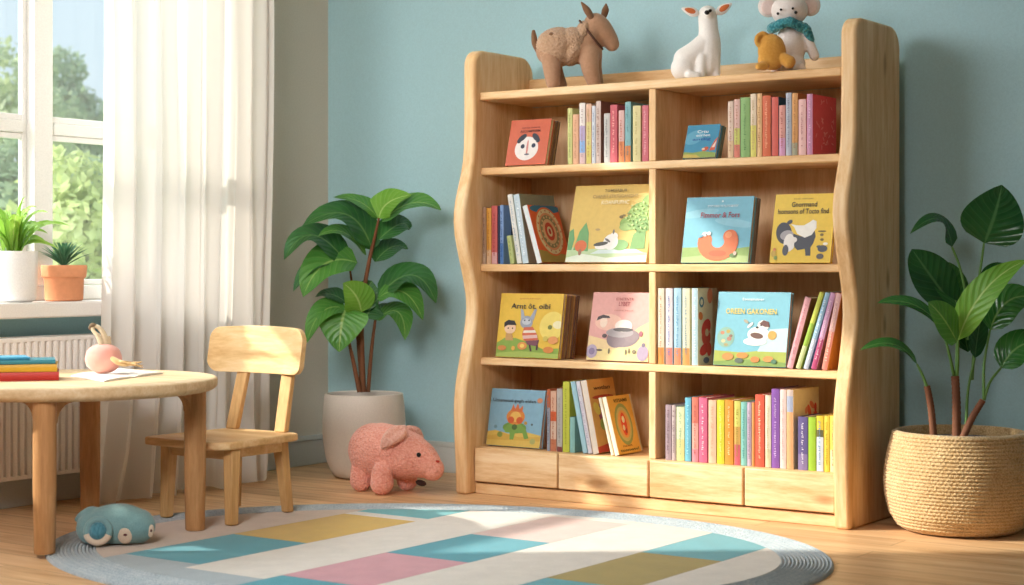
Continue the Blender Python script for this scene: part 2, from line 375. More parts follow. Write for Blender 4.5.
# curtain ------------------------------------------------------------
cur = thing('curtain', 'sheer white floor-length curtain hanging at the right of the window', 'curtain', (.19, -.9, 0))
b = MB(); NS, NZ = 220, 44; rnd = random.Random(5)
folds = [(-.02, 0)]; s = 0
ph = [rnd.uniform(-.25, .25) for _ in range(40)]; am = [rnd.uniform(.55, 1.15) for _ in range(40)]
vs = []; ZT = 2.66
for j in range(NZ + 1):
    t = j / NZ; z = ZT * (1 - t) + .004
    yl = -1.455 + .03 * math.sin(t * 3.1) - (.05 * max(0, (t - .86) / .14) ** 1.5); yr = -.555 + .01 * math.sin(t * 5)
    for i in range(NS + 1):
        u = i / NS; w = u * 7.6
        k = int(w); a = am[k] * (1 - (w - k)) + am[k + 1] * (w - k); pp = ph[k] * (1 - (w - k)) + ph[k + 1] * (w - k)
        A = .048 * (.8 + .4 * t) * a
        ang = 2 * PI * w + 6 * pp + .5 * math.sin(t * 2.2 + k * 1.3)
        xx = .20 + A * math.sin(ang) + .012 * math.sin(2 * ang + 1 + t) + .01 * math.sin(w * 5.3 + t * 4)
        yy = yl + (yr - yl) * u + .016 * math.cos(ang) * a
        zz = z
        if t > .93: xx += .02 * (t - .93) / .07 * math.sin(w * 4.0); zz = z + .006 * (1 + math.sin(w * 7)) * (t - .93) / .07
        vs.append((xx, yy, zz))
fs = [(j * (NS + 1) + i, j * (NS + 1) + i + 1, (j + 1) * (NS + 1) + i + 1, (j + 1) * (NS + 1) + i) for j in range(NZ) for i in range(NS)]
b.add(vs, fs); b.build('fabric', mat_curtain(), cur, smooth=180)
b = MB(); b.box((.17, -1.41, 2.65), (.235, -.47, 2.68)); b.build('heading_tape', M_white, cur, bevel=.004)
rod = thing('curtain_rod', 'white curtain rod above the window, top of frame', 'curtain rod', (.2, -1.7, 2.695))
b = MB(); b.tube([(.2, -3.2, 2.695), (.2, -.4, 2.695)], .012, 12); b.build('rod', M_white, rod)
for y in (-3.1, -.45):
    b = MB(); b.tube([(XL + .001, y, 2.695), (.2, y, 2.695)], .008, 8); b.build('bracket', M_white, rod)

# ================================================================== BOOKSHELF
SX0, SX1 = 1.07, 2.524; PT = .055
shelf = thing('bookshelf', 'tall pine bookshelf with wavy side panels and four bottom drawers', 'bookshelf', (1.8, -.2, 0))
prof = [(0, -.424), (.09, -.428), (.17, -.433), (.24, -.438), (.30, -.440), (.35, -.438), (.41, -.429), (.47, -.414), (.53, -.396), (.60, -.377), (.65, -.367), (.69, -.363), (.735, -.366), (.79, -.380), (.85, -.400), (.91, -.421), (.96, -.435), (1.01, -.441), (1.05, -.439), (1.09, -.431), (1.14, -.414), (1.19, -.396), (1.24, -.383), (1.29, -.377), (1.4, -.374), (1.52, -.374)]
def panel(xa, xb, dy=0):
    pts = [(y + dy, z) for z, y in prof]
    zt = 1.655; r = .06; yf = -.374 + dy; yb = -.004; 
    pts += [(yf + r * (1 - math.cos(a)), zt - r + r * math.sin(a)) for a in [R(v) for v in range(0, 91, 15)]]
    r2 = .075; zb = zt
    pts += [(yb - r2 + r2 * math.sin(a), zb - r2 + r2 * math.cos(a)) for a in [R(v) for v in range(0, 91, 15)]]
    pts += [(yb, 0)]
    b = MB(); b.prism([(xa, y, z) for y, z in pts], (xb - xa, 0, 0))
    return b.build('side_panel', M_pine_z, shelf, bevel=.011, seg=3)
panel(SX0 - PT, SX0 - .0002, -.02); panel(SX1 + .0002, SX1 + PT)
def sbox(name, lo, hi, mat, bevel=.003):
    b = MB(); b.box(lo, hi); return b.build(name, mat, shelf, bevel=bevel)
sbox('back_panel', (SX0, -.022, .05), (SX1, -.006, 1.463), M_pine_back, 0)
sbox('back_rail', (SX0, -.040, 1.4955), (SX1, -.012, 1.572), M_pine_x, .006)
sbox('top_board', (SX0, -.365, 1.465), (SX1, -.008, 1.495), M_pine_x, .005)
ZS = [1.213, .853, .504]
for z in ZS: sbox('shelf_board', (SX0, -.36, z - .027), (SX1, -.023, z), M_pine_x, .004)
ZB = .172
sbox('bottom_board', (SX0, -.3835, ZB - .015), (SX1, -.023, ZB), M_pine_x, .002)
lv = [ZB] + ZS[::-1] + [1.492]
for i in range(4): sbox('divider', (1.797, -.358, lv[i] + .0005), (1.825, -.0235, lv[i + 1] - .0275), M_pine_z, .003)
sbox('plinth', (SX0, -.392, 0), (SX1, -.03, .04), M_pine_x, .003)
dx = [SX0 + .002] + [onY(q, 470, -.404).x for q in (557.5, 648.5, 743.5)] + [SX1 - .002]
for i in range(4):
    b = MB(); b.box((dx[i] + .0035, -.404, .046), (dx[i + 1] - .0035, -.3845, ZB)); 
    d = b.build('drawer', M_pine_k, shelf, bevel=.004)
    b = MB(); b.box((dx[i] + .015, -.3843, .05), (dx[i + 1] - .015, -.05, .15)); b.build('drawer_box', M_pine_x, d)

# ================================================================== BOOKS
def E_(cx, cy, rx, ry, col, rot=0, n=28): return ('E', cx, cy, rx, ry, col, rot, n)
def P_(pts, col): return ('P', pts, col)
def T_(cx, cy, w, h, s, col): return ('T', cx, cy, w, h, s, col)
_txt = {}
def lighten(h, g=1.28):
    return '#' + ''.join('%02x' % min(255, int(int(h[i:i+2], 16) * g + 6)) for i in (1, 3, 5))
def lit(items): return [tuple(lighten(x) if isinstance(x, str) and x.startswith('#') else x for x in it) for it in items]
def ink(h, rough=.45):
    v = [int(h[i:i+2], 16) for i in (1, 3, 5)]; m = sum(v) / 3
    return flat('#' + ''.join('%02x' % int(max(0, min(255, (m + (x - m) * .93) * .93))) for x in v), rough, .3, .04)
def text_geo(s):
    if s not in _txt:
        cu = bpy.data.curves.new('t', 'FONT'); cu.body = s; cu.resolution_u = 2; cu.offset = .012
        o = bpy.data.objects.new('t', cu); COL.objects.link(o)
        dg = bpy.context.evaluated_depsgraph_get(); dg.update()
        me = bpy.data.meshes.new_from_object(o.evaluated_get(dg))
        v = [(p.co.x, p.co.y) for p in me.vertices]; f = [tuple(p.vertices) for p in me.polygons]
        bpy.data.objects.remove(o); bpy.data.curves.remove(cu); bpy.data.meshes.remove(me)
        x0 = min(a for a, _ in v); x1 = max(a for a, _ in v); y0 = min(c for _, c in v); y1 = max(c for _, c in v)
        _txt[s] = ([((a - x0) / (x1 - x0) - .5, (c - y0) / (y1 - y0) - .5) for a, c in v], f)
    return _txt[s]
M_page = flat('#e9dcc2', .8)
M_page_d = flat('#b7936c', .8)
def make_book(name, label, M, t, d, h, bands, cover=None, group=None, art=None, title=None, letters=None, pages=None, seed=0):
    """local: x thickness, y spine->fore edge, z up. bands: [(to fraction, colour)] of the spine from the bottom."""
    root = thing(name, label, 'book', (0, 0, 0), group); root.matrix_world = M
    cover = cover or bands[-1][1]
    mats = [ink(cover)]; idx = {cover: 0}
    def mi(c):
        if c not in idx: idx[c] = len(mats); mats.append(ink(c))
        return idx[c]
    ct = min(.0022, t * .18)
    b = MB()
    b.box((0, 0, 0), (ct, d, h), 0); b.box((t - ct, 0, 0), (t, d, h), 0)
    z0 = 0
    for fr, c in bands:
        z1 = fr * h
        # slightly rounded spine strip
        nseg = 5
        prof_ = [(ct * .2 + (t - ct * .4) * k / nseg, -.0022 * math.sin(PI * k / nseg)) for k in range(nseg + 1)]
        pts = [(x, y, z0) for x, y in prof_] + [(t - ct * .2, ct, z0), (ct * .2, ct, z0)]
        b.prism(pts, (0, 0, z1 - z0), mi(c)); z0 = z1
    b.build('cover', mats, root, smooth=30, off=(0, 0, 0))
    b = MB(); b.box((ct, ct, .003), (t - ct, d - .004, h - .003)); b.build('pages', pages or M_page, root, smooth=0, off=(0, 0, 0))
    rnd = random.Random(seed * 13 + 5)
    if letters:
        b = MB(); z = h * .12; zend = h * .9; lm = letters
        while z < zend:
            ln = rnd.uniform(.0025, .006); w_ = min(t * .45, .0075) * rnd.uniform(.45, 1)
            if rnd.random() < .8:
                xc = t / 2 + rnd.uniform(-.05, .05) * t
                b.poly([(xc - w_ / 2, -.0031, z), (xc + w_ / 2, -.0031, z), (xc + w_ / 2, -.0031, z + ln * .55), (xc - w_ / 2, -.0031, z + ln * .55)])
                if rnd.random() < .5:
                    b.poly([(xc - w_ / 2, -.0031, z), (xc - w_ / 2 + .0015, -.0031, z), (xc - w_ / 2 + .0015, -.0031, z + ln), (xc - w_ / 2, -.0031, z + ln)])
            z += ln + .0012
        if b.f: b.build('spine_lettering', flat(lm, .5), root, smooth=0, off=(0, 0, 0))
    def draw(items, nm):
        b = MB(); ms = []; ix = {}
        for k, it in enumerate(items):
            x = t + .0003 + .00012 * k
            c = {'E': 5, 'P': 2, 'T': 6}[it[0]]; col = it[c]
            if col not in ix: ix[col] = len(ms); ms.append(ink(col))
            m_ = ix[col]
            if it[0] == 'E':
                _, cx, cy, rx, ry, _, rot, n = it; asp = d / h; ca, sa = math.cos(R(rot)), math.sin(R(rot)); pts = []
                for q in range(n):
                    a = 2 * PI * q / n; ex, ey = rx * math.cos(a) * d, ry * math.sin(a) * h
                    pts.append((x, cx * d + ex * ca - ey * sa, cy * h + ex * sa + ey * ca))
                pts = [(x, min(max(p[1], .0005), d - .0005), min(max(p[2], .0005), h - .0005)) for p in pts]
                b.poly(pts, m_)
            elif it[0] == 'P': b.poly([(x, min(max(u, .003), .997) * d, min(max(v, .003), .997) * h) for u, v in it[1]], m_)
            else:
                _, cx, cy, w_, h_, s_, _ = it; v, f = text_geo(s_)
                b.add([(x, (cx + a * w_) * d, (cy + c_ * h_) * h) for a, c_ in v], f, m_)
        b.build(nm, ms, root, smooth=0, off=(0, 0, 0))
    if art: draw(art, 'cover_picture')
    if title:
        for k, it in enumerate(title): pass
        n0 = len(art or [])
        b = MB(); ms = []; ix = {}
        for it in title:
            _, cx, cy, w_, h_, s_, col = it
            if col not in ix: ix[col] = len(ms); ms.append(ink(col))
            v, f = text_geo(s_)
            b.add([(t + .0006 + .00012 * n0, (cx + a * w_) * d, (cy + c_ * h_) * h) for a, c_ in v], f, ix[col])
        b.build('cover_title', ms, root, smooth=0, off=(0, 0, 0))
    return root
def mat4(o, X, Y, Z):
    return Matrix(((X[0], Y[0], Z[0], o[0]), (X[1], Y[1], Z[1], o[1]), (X[2], Y[2], Z[2], o[2]), (0, 0, 0, 1)))
YSP = -.350
_bi = [0]
def spine(zs, xl, xr, yt, bands, label, group, letters='#4a4038', xt=None, d=.2, y=YSP, lean=None, cover=None, art=None, title=None, pages=None, name='picture_book'):
    _bi[0] += 1
    A = onY(xl, 300, y).x; B = onY(xr, 300, y).x
    lo, hi = (1.0722, 1.7955) if xl < 653 else (1.8266, 2.5222)
    if xt is None: A, B = max(A, lo), min(B, hi)
    ztop = onY((xl + xr) / 2 if xt is None else xt, yt, y).z
    hh = ztop - zs - .001
    if isinstance(bands, str): bands = [(1, bands)]
    if art: art = lit(art); cover = lighten(cover)
    if xt is None:
        t = B - A - .0012
        M = mat4((A + .0006, y, zs + .0008), (1, 0, 0), (0, 1, 0), (0, 0, 1)); h = hh
    else:
        AT = onY(xt, yt, y).x; ph = math.atan2(AT - A, hh); c, s = math.cos(ph), math.sin(ph)
        t = (B - A) * c - .0012; h = hh / c - (t * abs(s) / c if ph > 0 else 0)
        if ph < 0: M = mat4((A + .0006, y, zs + .0008), (c, 0, -s), (0, 1, 0), (s, 0, c))
        else: M = mat4((A + .0006, y, zs + .0008 + t * s), (c, 0, -s), (0, 1, 0), (s, 0, c))
    return make_book(name, label, M, t, d, h, bands, cover, group, art, title, letters, pages, _bi[0])
def faceout(zs, BL, BR, TL, t, cover, label, art, title, yb=-.338, stack=(), group=None, name='picture_book', pages=None):
    _bi[0] += 1
    p0 = onY(BL, 300, yb); p1 = onY(BR, 300, yb); lo, hi = (1.0722, 1.795) if BL < 653 else (1.8266, 2.522)
    p0.x = max(p0.x, lo); p1.x = min(p1.x, hi - .012)
    pt = onX(TL[0], TL[1], p0.x)
    th = math.atan2(pt.y - yb, pt.z - zs); c, s = math.cos(th), math.sin(th)
    d = p1.x - p0.x; h = math.hypot(pt.y - yb, pt.z - zs) - t * s
    oy = yb + t * c
    make_book(name, label, mat4((p0.x, oy, zs + .0008), (0, -c, s), (1, 0, 0), (0, s, c)), t, d, h, [(1, cover)], cover, group, art, title, None, pages or M_page, _bi[0])
    for (tt, ccol, dd, hh, lab) in stack:
        _bi[0] += 1
        oy += tt / c + .0012
        make_book(name, lab, mat4((p0.x + .002, oy, zs + .0008), (0, -c, s), (1, 0, 0), (0, s, c)), tt, d + dd, h * hh, [(1, ccol)], ccol, group, None, None, None, M_page_d, _bi[0])

G = {'TL': 'books on the top left shelf', 'TR': 'books on the top right shelf', 'UL': 'books on the upper middle left shelf', 'UR': 'picture books on the upper middle right shelf',
     'LL': 'picture books on the lower middle left shelf', 'LR': 'books on the lower middle right shelf', 'BL': 'books on the bottom left shelf', 'BR': 'books on the bottom right shelf'}
Z1, Z2, Z3, Z4 = ZS[0], ZS[1], ZS[2], ZB
# ---- top left
faceout(Z1, 505, 545, (512, 121), .022, '#d8603e', 'orange-red book with a white animal face facing out, top left shelf',
        [E_(.02, .98, .02, .02, '#d8603e'), E_(.48, .36, .29, .26, '#efe7e2'), E_(.34, .60, .12, .06, '#2a2c3a', 35), E_(.68, .60, .12, .06, '#2a2c3a', -40), E_(.74, .53, .05, .05, '#2a2c3a'), E_(.27, .53, .05, .05, '#2a2c3a'), E_(.38, .41, .05, .05, '#27304a'), E_(.65, .42, .05, .05, '#27304a'), E_(.50, .38, .025, .17, '#d98a80'), E_(.51, .23, .06, .02, '#6c6a78')],
        [T_(.52, .82, .46, .035, 'certis navrti', '#7a2f22'), T_(.52, .74, .5, .055, 'ASCOMPEZIM', '#54201a')],
        stack=[(.014, '#a9764c', -.004, .97, 'brown book propped behind the orange-red animal face book'), (.016, '#7b5a42', .002, .97, 'dark brown book at the back of the top left leaning stack')], group=G['TL'])
TLs = [(567.6, 572.4, 108.2, [(1, '#d9d98a')], 'pale yellow-green narrow book, leftmost upright spine on the top left shelf', '#8a8a50'),
       (572.8, 578.6, 114.4, [(1, '#ecb38c')], 'short peach book beside the yellow-green spine, top left shelf', '#b07a58'),
       (579.4, 585.2, 102.8, [(.18, '#e7c2c2'), (.38, '#8fb6ea'), (.62, '#c0abd6'), (1, '#f0e6df')], 'white book with blue and lilac band on its spine, top left shelf', '#a08a8a'),
       (586.2, 591.4, 103.8, [(.3, '#e6d470'), (.7, '#e9d98f'), (1, '#efbfa0')], 'yellow and pink spine between two white books, top left shelf', '#a8864a'),
       (591.8, 595.6, 105.7, [(1, '#dfe3ee')], 'thin bluish white spine left of the tall pinkish grey book, top left shelf', '#7a86a8'),
       (595.9, 601, 100.9, [(1, '#dcc4ba')], 'tallest pinkish grey book with brown cover, middle of the top left row', '#8a5a50'),
       (604, 609.9, 113.3, [(1, '#d4d0cb')], 'short light grey book left of the red spine, top left shelf', '#7c7f86'),
       (610.2, 617.3, 104.8, [(1, '#d7606c')], 'rose red book right of the short grey one, top left shelf', '#f0b0a8'),
       (618.6, 624.4, 110.3, [(.4, '#ee8f55'), (1, '#e6b7b0')], 'pink spine with orange bottom, left of the teal one, top left shelf', '#b05a48'),
       (625, 630.9, 101.9, [(.27, '#e78a4c'), (1, '#84b7bd')], 'teal blue spine with an orange foot, top left shelf', '#4d7f86'),
       (632.8, 640.7, 105.7, [(1, '#e5d89a')], 'wide pale yellow book second from the divider, top left shelf', '#a8965a'),
       (642.2, 648.4, 105.3, [(1, '#d9707e')], 'pink-red book against the centre divider, top left shelf', '#f0bcc0')]
for i, (a, c, yt, bd, lb, lt) in enumerate(TLs): spine(Z1, a, c, yt, bd, lb, G['TL'], lt, cover='#9a6a58' if i == 5 else None, d=.19)
# ---- top right
faceout(Z1, 682.5, 715, (688.5, 126), .016, '#3d8fb4', 'small blue picture book leaning alone at the left, top right shelf',
        [P_([(0, 0), (1, 0), (1, .14), (.6, .2), (.3, .16), (0, .19)], '#8fa24e'), P_([(0, 0), (.55, 0), (.4, .10), (0, .12)], '#c9b052'), E_(.25, .62, .3, .2, '#5fa8c6', 20), P_([(.78, .2), (.95, .22), (.99, .62), (.9, .5)], '#d85a3c'), P_([(.84, .3), (.93, .3), (.97, .52)], '#f0d8c8'), E_(.66, .26, .1, .06, '#cf5a3a', 20), E_(.6, .26, .05, .03, '#e8c8a8')],
        [T_(.5, .79, .34, .09, 'Crtu', '#e4eaec'), T_(.53, .68, .44, .08, 'eirlet', '#d5e6ee'), T_(.5, .55, .56, .1, 'antlig', '#1e4f9c')],
        stack=[(.014, '#6d7a60', .004, .96, 'dark green book propped behind the small blue one, top right shelf')], group=G['TR'])
TRs = [(727.8, 733.6, 101.2, [(.3, '#e8c39a'), (1, '#e6cbb8')], 'cream book, leftmost upright spine on the top right shelf', '#a87860'),
       (734, 740, 99.2, [(.22, '#dd7a68'), (.5, '#cfd06a'), (1, '#e3b5aa')], 'pink spine with yellow and red foot, left of green book, top right shelf', '#a06a58'),
       (740.4, 750, 97.3, [(1, '#8cb56c')], 'wide green book in the top right row', '#4d7a44'),
       (750.4, 756.5, 93.9, [(.5, '#e0d668'), (1, '#e9d3b8')], 'cream and yellow book right of the wide green one, top right shelf', '#b89a6a'),
       (757.2, 762, 93.5, [(1, '#efc088')], 'pale orange thin spine left of the vermilion book, top right shelf', '#b07a48'),
       (762.4, 770.8, 95.6, [(1, '#df6840')], 'broad vermilion orange book in the top right row', '#f0b48c'),
       (771.5, 778.6, 97, [(1, '#d95c50')], 'red spine with dark teal cover right of the vermilion one, top right shelf', None),
       (779, 785.4, 105.2, [(.35, '#d89ac0'), (1, '#e09a8e')], 'short mottled pink book in the dip of the top right row', '#a8584c'),
       (785.8, 791.6, 92.7, [(1, '#b7bccb')], 'tall grey-blue spine in the top right row', '#75788c'),
       (792, 797.8, 93, [(.2, '#a8a488'), (1, '#e3a25e')], 'tan orange spine with grey foot, top right shelf', '#a0622c'),
       (798.4, 806.2, 99.2, [(1, '#ecb9b4')], 'pale pink spine left of the crimson ornate book, top right shelf', '#b06c70')]
for a, c, yt, bd, lb, lt in TRs: spine(Z1, a, c, yt, bd, lb, G['TR'], lt, d=.19, cover='#2f5360' if a == 771.5 else None)
vine = []
rv = random.Random(2)
for k in range(26):
    u, v = rv.uniform(.12, .88), rv.uniform(.06, .62); vine.append(E_(u, v, .05, .012, '#d98a92', rv.uniform(0, 180), 10))
for k in range(5): vine.append(E_(rv.uniform(.3, .8), rv.uniform(.78, .92), .05, .01, '#d98a92', rv.uniform(0, 180), 10))
spine(Z1, 806.8, 812.8, 93.9, '#cf8fb4', 'rightmost crimson book with embossed vine cover, top right shelf', G['TR'], '#e4bcd2', cover='#b5485a', art=vine, d=.185)
# ---- upper left
ULs = [(481.5, 486, 207, [(.2, '#c9a890'), (1, '#b78f72')], 'tan book, leftmost on the upper middle left shelf', '#7a5a48'),
       (486.4, 491.2, 207.7, [(.25, '#d8b08a'), (1, '#e3a03e')], 'amber yellow spine second from left panel, upper middle left shelf', '#a86a20'),
       (491.5, 497.3, 205.7, [(.2, '#d9a0a0'), (1, '#cf5f5c')], 'coral red spine left of the navy and blue books, upper middle left shelf', '#8e3a3a'),
       (500, 503.6, 205, [(.35, '#4a78b8'), (1, '#7f9fd2')], 'cornflower blue book with dark lettering, upper middle left shelf', '#2f4a86')]
for a, c, yt, bd, lb, lt in ULs: spine(Z2, a, c, yt, bd, lb, G['UL'], lt, d=.05 if a == 500 else .2)
spine(Z2, 497.5, 499.8, 206, '#2b3450', 'thin navy book squeezed between coral and blue spines, upper middle left shelf', G['UL'], None, y=YSP + .006)
spine(Z2, 510.2, 514.6, 236, [(1, '#b9c27a')], 'small yellow-green booklet leaning low between taller books', G['UL'], '#7a8a4a', xt=506.6, d=.05, y=YSP - .012, name='booklet')
spine(Z2, 518.9, 522.3, 196.6, '#a9c4cf', 'pale blue tall book leaning behind the small green booklet', G['UL'], None, xt=509.9, y=YSP + .055, d=.2)
spine(Z2, 517, 522.2, 195, [(1, '#e8e6e0')], 'white tall book leaning left with grey lettering, upper middle left shelf', G['UL'], '#7f98b4', xt=507.3, cover='#c9d3cf', d=.21)
spine(Z2, 522.8, 529, 195, [(1, '#c8dce8')], 'light blue and grey-green tall book leaning left of the mandala book', G['UL'], '#eef2f4', xt=513.1, cover='#9fa88e', d=.23)
mand = [E_(.5, .5, .6, .6, '#c2552c'), P_([(0, 0), (.9, 0), (1, .12), (0, .22)], '#8c7c3a'), E_(.55, .94, .5, .08, '#2f6a86'), E_(.52, .54, .44, .43, '#d1622f'), E_(.52, .54, .40, .40, '#d9b98c'), E_(.52, .54, .33, .33, '#c78a5e'), E_(.52, .54, .29, .29, '#7e7a52'), E_(.52, .54, .22, .22, '#d8a070'), E_(.52, .54, .15, .16, '#b8452c'), E_(.52, .54, .08, .09, '#d9b98c'), E_(.52, .54, .04, .05, '#a83a28')]
for k in range(16):
    a = 2 * PI * k / 16; mand.append(E_(.52 + .255 * math.cos(a), .54 + .255 * math.sin(a), .025, .022, '#d9a878', 0, 8)); mand.append(E_(.52 + .365 * math.cos(a), .54 + .365 * math.sin(a), .02, .018, '#a86a48', 0, 8))
spine(Z2, 537.2, 542.5, 206.5, '#e3ecee', 'leaning book with round orange mandala cover, upper middle left shelf', G['UL'], None, xt=522.4, cover='#c9572e', art=mand, d=.2)
faceout(Z2, 565, 646, (576.4, 186.4), .022, '#dcb755', 'large mustard picture book with tree and white animal facing out',
        [P_([(0, 0), (1, 0), (1, .12), (.6, .2), (.3, .17), (0, .2)], '#b8cf9a'), P_([(0, 0), (1, 0), (1, .09), (.5, .06), (.2, .11), (0, .06)], '#dfe6d2'), P_([(.3, .11), (.95, .12), (.85, .17), (.4, .16)], '#cfe0dc'),
         P_([(0, .16), (.06, .16), (.08, .3), (.05, .44), (0, .4)], '#5f9a5c'), P_([(.08, .16), (.27, .14), (.25, .38), (.2, .52), (.13, .4)], '#6aa35e'), E_(.17, .21, .075, .075, '#d8642c'), E_(.17, .13, .02, .04, '#9a6a48'),
         P_([(.78, .17), (.96, .17), (.95, .4), (.86, .42), (.8, .35)], '#6ea04e'), E_(.86, .6, .16, .17, '#8aae4e', 20), E_(.76, .5, .14, .09, '#7fa548'), E_(.94, .74, .09, .13, '#87aa4a'), E_(.9, .48, .12, .1, '#6f9a44'), E_(.7, .45, .08, .05, '#90b05a'),
         E_(.66, .22, .10, .07, '#7fae62'), E_(.54, .26, .09, .1, '#eee9e2'), E_(.47, .22, .12, .05, '#efeae4', 10), E_(.42, .235, .09, .025, '#4a4640', 8), E_(.57, .33, .05, .05, '#eee8e2'), E_(.56, .39, .012, .03, '#7a7068'), E_(.5, .28, .04, .015, '#6a6460', -30), E_(.36, .42, .03, .015, '#b89a5a'), E_(.63, .58, .025, .02, '#7a6432'), E_(.66, .6, .02, .012, '#8a743a'), E_(.72, .61, .02, .008, '#9a8446')]
        + [E_(.86 + .17 * math.cos(k * 2.4) * (k / 40) ** .5, .58 + .2 * math.sin(k * 2.4) * (k / 40) ** .5, .016, .009, ['#5f8a3a', '#a9c46a', '#c2cf7c'][k % 3], k * 37, 8) for k in range(40)],
        [T_(.53, .92, .28, .035, 'TOMSIABUR', '#6e5a2c'), T_(.53, .845, .56, .042, 'CVANRT STRTUGANGHT', '#a08646'), T_(.54, .765, .34, .05, 'KOANFUFHC', '#efe2b4')], group=G['UL'])
# ---- upper right
faceout(Z2, 680.8, 748, (687.6, 198), .020, '#6fb4cb', 'blue picture book with a curled orange animal on grass facing out',
        [P_([(0, 0), (1, 0), (1, .24), (.7, .2), (.4, .24), (0, .23)], '#8fae5a'), P_([(0, 0), (1, 0), (1, .1), (.5, .13), (0, .08)], '#a9c07a'), E_(.2, .75, .3, .06, '#84c0d4', 8), E_(.75, .6, .3, .06, '#86c2d6', -8),
         *[E_(.40 + (.66 - .40) * .5 + .20 * math.cos(R(a)) * 1.0, .31 + .185 * math.sin(R(a)), .105, .10, '#dd6b34', 0, 20) for a in list(range(170, 360, 14)) + [366, 378, 388]],
         E_(.54, .14, .13, .045, '#c9582a'), E_(.68, .42, .05, .05, '#e88a54'), E_(.33, .43, .04, .035, '#efe6e0'), E_(.39, .44, .03, .03, '#e8dcd4'), E_(.35, .42, .012, .012, '#3a3030'), E_(.28, .40, .04, .015, '#5aa0b8', 30), E_(.77, .11, .05, .03, '#5c7a40'), E_(.8, .14, .025, .03, '#c8b0a0')],
        [T_(.55, .93, .03, .03, 'i', '#e6f0f2'), T_(.56, .855, .46, .032, 'STFTOBESTSTLITTEBTET', '#dce9ec'), T_(.53, .72, .58, .085, 'Fimmor & Fors', '#a8283c')],
        stack=[(.013, '#8a6f58', .006, .98, 'brown book propped directly behind the blue curled-animal book')], group=G['UR'])
faceout(Z2, 769.3, 830, (776, 194.9), .018, '#efc83a', 'yellow picture book with a black and white animal facing out',
        [P_([(.3, .47), (.36, .42), (.5, .38), (.62, .4), (.7, .48), (.73, .38), (.7, .28), (.66, .22), (.67, .10), (.59, .10), (.57, .2), (.45, .18), (.4, .22)], '#41434e'),
         P_([(.3, .56), (.36, .52), (.42, .42), (.55, .36), (.66, .4), (.73, .5), (.72, .6), (.66, .62), (.6, .58), (.52, .54), (.42, .54)], '#f0ece4'), E_(.2, .43, .13, .16, '#3c3e4a', 15), E_(.28, .59, .05, .03, '#3c3e4a', 30), E_(.25, .4, .11, .07, '#a8a0a4', 10), E_(.3, .29, .09, .13, '#ece6e0'), E_(.25, .18, .05, .08, '#4a4c56'), E_(.38, .33, .05, .04, '#ece6e0'), E_(.36, .24, .03, .05, '#ece6e0'),
         E_(.86, .2, .08, .05, '#4c4e58'), E_(.8, .23, .04, .02, '#4c4e58'), E_(.83, .09, .06, .04, '#55504e'), E_(.9, .27, .04, .02, '#f0ece0'), E_(.83, .45, .07, .012, '#6a5a2c'), E_(.83, .4, .03, .02, '#7a6830'), E_(.84, .33, .03, .02, '#7a6830'), E_(.06, .13, .04, .05, '#c8a23a'), E_(.1, .07, .03, .03, '#8aa04a'), E_(.07, .19, .025, .025, '#e08a4a')],
        [T_(.48, .93, .32, .025, 'mtnabn enehtneten', '#a88c2c'), T_(.5, .845, .42, .075, 'Gnorrnand', '#3a3426'), T_(.49, .745, .84, .075, 'Isomsons of Tocto flnd', '#3a3426')], group=G['UR'])
# ---- lower left
faceout(Z3, 495.4, 558, (501.8, 293.4), .020, '#edc03c', 'yellow picture book with a grey rabbit and a boy facing out',
        [P_([(0, 0), (1, 0), (1, .16), (.75, .14), (.5, .24), (.3, .3), (.12, .3), (0, .22)], '#8cab44'), P_([(0, 0), (1, 0), (1, .07), (.4, .1), (0, .06)], '#a9bd58'), E_(.86, .5, .2, .22, '#f3d868', 30), E_(.95, .52, .08, .06, '#f2e6b8'), E_(.83, .48, .035, .035, '#7a7f3c'),
         E_(.45, .55, .1, .1, '#9aa0b0'), P_([(.36, .6), (.34, .76), (.38, .74), (.42, .62)], '#a4a9b8'), P_([(.5, .62), (.56, .75), (.6, .76), (.56, .58)], '#a4a9b8'), E_(.45, .56, .07, .05, '#c4c8d2'), E_(.42, .58, .013, .013, '#3a3a44'), E_(.49, .58, .013, .013, '#3a3a44'),
         P_([(.42, .47), (.56, .48), (.64, .36), (.66, .28), (.44, .26), (.4, .36)], '#d9694a'), P_([(.42, .42), (.6, .43), (.62, .39), (.41, .38)], '#f0e2d0'), P_([(.41, .34), (.64, .36), (.65, .31), (.42, .29)], '#e4b8b0'), P_([(.46, .26), (.68, .28), (.66, .18), (.5, .2)], '#7e4a58'), P_([(.52, .2), (.55, .2), (.58, .1), (.55, .1)], '#5a3a40'), P_([(.64, .2), (.67, .2), (.67, .12), (.64, .12)], '#5a3a40'),
         E_(.2, .45, .09, .085, '#efc6a4'), P_([(.1, .46), (.1, .54), (.16, .58), (.26, .57), (.3, .5), (.26, .5), (.16, .5)], '#2c2526'), P_([(.14, .37), (.24, .37), (.27, .26), (.14, .26)], '#c99a5a'), E_(.17, .45, .012, .012, '#2c2526'), E_(.24, .45, .012, .012, '#2c2526'),
         E_(.42, .18, .075, .06, '#e8944a'), E_(.42, .18, .035, .03, '#f3d060'), E_(.28, .14, .03, .035, '#e8b04a'), E_(.1, .14, .07, .04, '#d98a44'), E_(.84, .13, .08, .05, '#e08a40'), E_(.9, .28, .08, .06, '#e89a58'), E_(.78, .3, .04, .04, '#d8c058')],
        [T_(.48, .915, .32, .025, 'geanatnmheean', '#c4762c'), T_(.5, .80, .62, .085, 'Arnt ôt. oibi', '#3a3a2e')],
        stack=[(.024, '#8a5c44', .004, .99, 'brown book directly behind the yellow rabbit book'), (.022, '#c08a48', .005, .985, 'ochre book third in the stack behind the yellow rabbit book'), (.018, '#7c5242', .010, .98, 'reddish brown book at the back of the yellow rabbit stack')], group=G['LL'])
